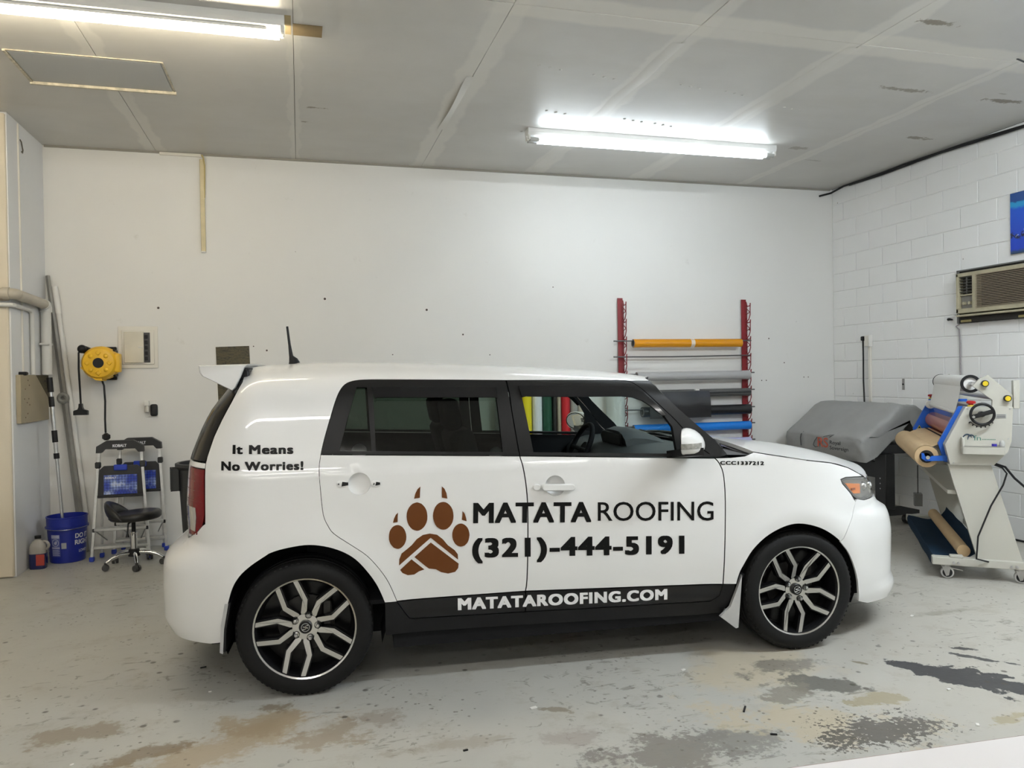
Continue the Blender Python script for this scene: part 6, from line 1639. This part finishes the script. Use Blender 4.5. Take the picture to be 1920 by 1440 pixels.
q = MB(); q.box((-.088, .270, .345), (.012, .010, .16)); q.done('louver_bar', bpy.data.materials['louver_grey'], t, smooth=False)
q = MB(); q.box((-.070, .270, .252), (.05, .152, .012), .002); q.done('divider', ACB, t)
cp = MB().box((-.060, .270, .187), (.03, .152, .115), .002).done('control_panel', mat('panel_grey', (.20, .19, .17), .5), t)
for y in (.305, .240):
    q = MB(); q.cyl((-.075, y, .175), (-.098, y, .175), .017, .014, 14); q.done('control_knob', ACB, cp)
for k in range(21):
    q = MB(); q.box((-.106, -.19, .120 + .0150 * k), (.010, .70, .0065), 0); q.done('grille_bar', mat('grille_tan', srgb(142, 128, 108), .5) if k == 0 else bpy.data.materials['grille_tan'], t, smooth=False)
q = MB(); q.box((-.06, -.09, .062), (.10, .93, .018), .003); q.done('lower_trim', ACB, t)
q = MB(); q.box((-.035, -.05, .024), (.06, .86, .05), .003); q.done('drip_tray', ACD, t)
for y in (.30, -.3):
    q = MB(); q.box((-.05, y, .012), (.06, .11, .022), .004); q.done('mount_bracket', mat('brass_bracket', (.30, .25, .10), .55, .3) if y > 0 else bpy.data.materials['brass_bracket'], t)
o = MB().tube([(-.02, 0, -.12), (-.05, .01, -.14), (-.02, .005, -.17), (-.014, 0, -.3), (-.014, 0, -.66)], .0075, 8).done('power_cord', mat('mauve_grey_cord', (.30, .27, .28), .5)); o.location = (XR, 5.925, 2.06); tag(o, 'thin grey cord hanging down from the air conditioner', 'cord')
o = MB().tube([(-.015, .07, 0), (-.025, .04, .0), (-.02, .01, -.005)], [.014, .011, .004], 8).done('plug', BLACK); o.location = (XR, 5.99, 1.995); tag(o, 'small black plug stub on the wall left of the air conditioner', 'plug')
t = thing('poster', 'blue underwater canvas print on the wall above the air conditioner', 'poster', (XR - .004, 4.87, 2.78))
m = mat('blue_sea_print', (.01, .08, .5), .35); g = NT(m)
sp_ = g.n('ShaderNodeSeparateXYZ'); g.nt.links.new(g.pos, sp_.inputs[0])
zz = g.math('ADD', sp_.outputs[2], g.math('MULTIPLY_ADD', g.noise(6, 5, .65), .12, -.06))
c = g.mix(g.ramp(zz, 2.55, 2.95), srgb(12, 60, 190), srgb(10, 84, 205)); c = g.mix(g.ramp(zz, 2.90, 2.93), c, srgb(30, 150, 205)); c = g.mix(g.ramp(zz, 2.965, 2.975), c, srgb(14, 70, 140))
c = g.mix(g.math('MULTIPLY', g.ramp(g.noise(24, 5, .7), .58, .62), g.math('MULTIPLY', g.ramp(zz, 2.66, 2.68), g.ramp(zz, 2.74, 2.72))), c, srgb(210, 220, 225)); c = g.mix(g.math('MULTIPLY', g.ramp(g.noise(19, 4, .7), .52, .55), g.math('MULTIPLY', g.ramp(zz, 2.64, 2.66), g.ramp(zz, 2.72, 2.70))), c, srgb(18, 24, 60))
c = g.mix(g.math('MULTIPLY', g.ramp(zz, 2.56, 2.53), .8), c, srgb(40, 70, 60))
g.nt.links.new(c, g.b.inputs['Base Color'])
MB().box((-.012, 0, 0), (.018, 1.0, .53), .002).done('canvas', m, t, smooth=False)
MB().box((-.002, 0, .0), (.006, 1.03, .545), .001).done('backing_edge', WHITE_P, t, smooth=False)
t = thing('surface_outlet', 'white surface outlet box with conduit on the block wall above the covered printer', 'outlet', (XR, 7.135, 1.84))
MB().box((-.025, 0, 0), (.05, .075, .125), .004).done('box_body', WHITE_P, t)
MB().box((-.052, 0, 0), (.004, .06, .11), .002).done('face_plate', TRIMM, t)
MB().box((-.012, -.005, -.36), (.024, .032, .62), .003).done('conduit', TRIMM, t)
t = thing('printer_plug', 'black plug and cord hanging beside the white surface outlet box', 'plug', (XR, 7.215, 1.86))
MB().box((-.03, 0, .01), (.04, .042, .05), .008).done('plug_body', BLACK, t)
MB().tube([(-.03, 0, -.01), (-.03, -.003, -.2), (-.026, .004, -.45), (-.03, -.012, -.70), (-.06, -.02, -.82)], .0085, 8).done('cord', BLACK, t)
t = thing('wall_clip', 'small steel mounting clip on the block wall between the machines', 'clip', (XR, 6.655, 1.365))
MB().box((-.004, 0, 0), (.006, .03, .115), .001).done('clip_plate', GALV, t)
MB().cyl((-.006, 0, .0), (-.012, 0, .0), .009, n=10).done('clip_screw', BLACK, t)
# loose drop on the floor by the right wall
o = MB().tube([(0, 0, .01), (.0, -.25, .011), (-.03, -.5, .01), (-.01, -.9, .01)], .009, 8).done('floor_cable', BLACK); o.location = (XR - .05, 5.42, 0); tag(o, 'black cable lying on the floor along the block wall at right', 'cable')

# ---------------------------------------------------------------- white work table, its far edge in the bottom right corner
t = thing('work_table', 'white work table top corner with a dark worn edge in the foreground', 'table', (1.75, .78, 0), math.radians(-3.0))
MB().box((0, 0, .745), (2.30, .90, .026), .002).done('table_top', mat('white_laminate', (.72, .70, .70), .35), t, smooth=False)
MB().box((0, .4515, .744), (2.30, .003, .024)).done('edge_band', mat('worn_brown_edge', (.30, .22, .20), .6, vary=.3, vscale=12), t, smooth=False)
for x in (-1.05, 1.05):
    for y in (-.38, .38): MB().box((x, y, .366), (.05, .05, .732), .004).done('leg', STEEL, t)
# litter swept about the floor
mb = MB()
for x, y, s, a in ((1.86, 3.55, .012, .3), (1.00, 3.35, .016, .3), (2.93, 2.95, .01, .2), (2.75, 2.62, .012, .9), (-.72, 2.45, .006, .4), (-.45, 4.0, .007, .1), (3.6, 3.9, .014, .5), (1.9, 2.4, .008, .2), (-.9, 3.4, .007, .8), (2.6, 2.35, .012, 1.2), (1.3, 2.42, .007, .4), (-.2, 2.35, .008, .7)):
    mb.box((x, y, .003), (s * 2, s, .004), 0, Matrix.Rotation(a, 3, 'Z'))
o = mb.done('paper_scraps', WHITE_P, smooth=False); o['kind'] = 'stuff'; tag(o, 'tiny white paper scraps scattered over the concrete floor', 'litter')
mb = MB()
for x, y, L, a in ((1.90, 3.05, .06, .9), (1.88, 2.80, .028, -.4), (-.98, 6.55, .09, 1.0), (-.52, 4.35, .03, .3), (.62, 3.05, .02, .2), (.45, 2.72, .02, .9)):
    mb.box((x, y, .003), (L, .008, .005), 0, Matrix.Rotation(a, 3, 'Z'))
o = mb.done('vinyl_offcuts', BLACK, smooth=False); o['kind'] = 'stuff'; tag(o, 'small black vinyl offcuts lying on the concrete floor', 'litter')
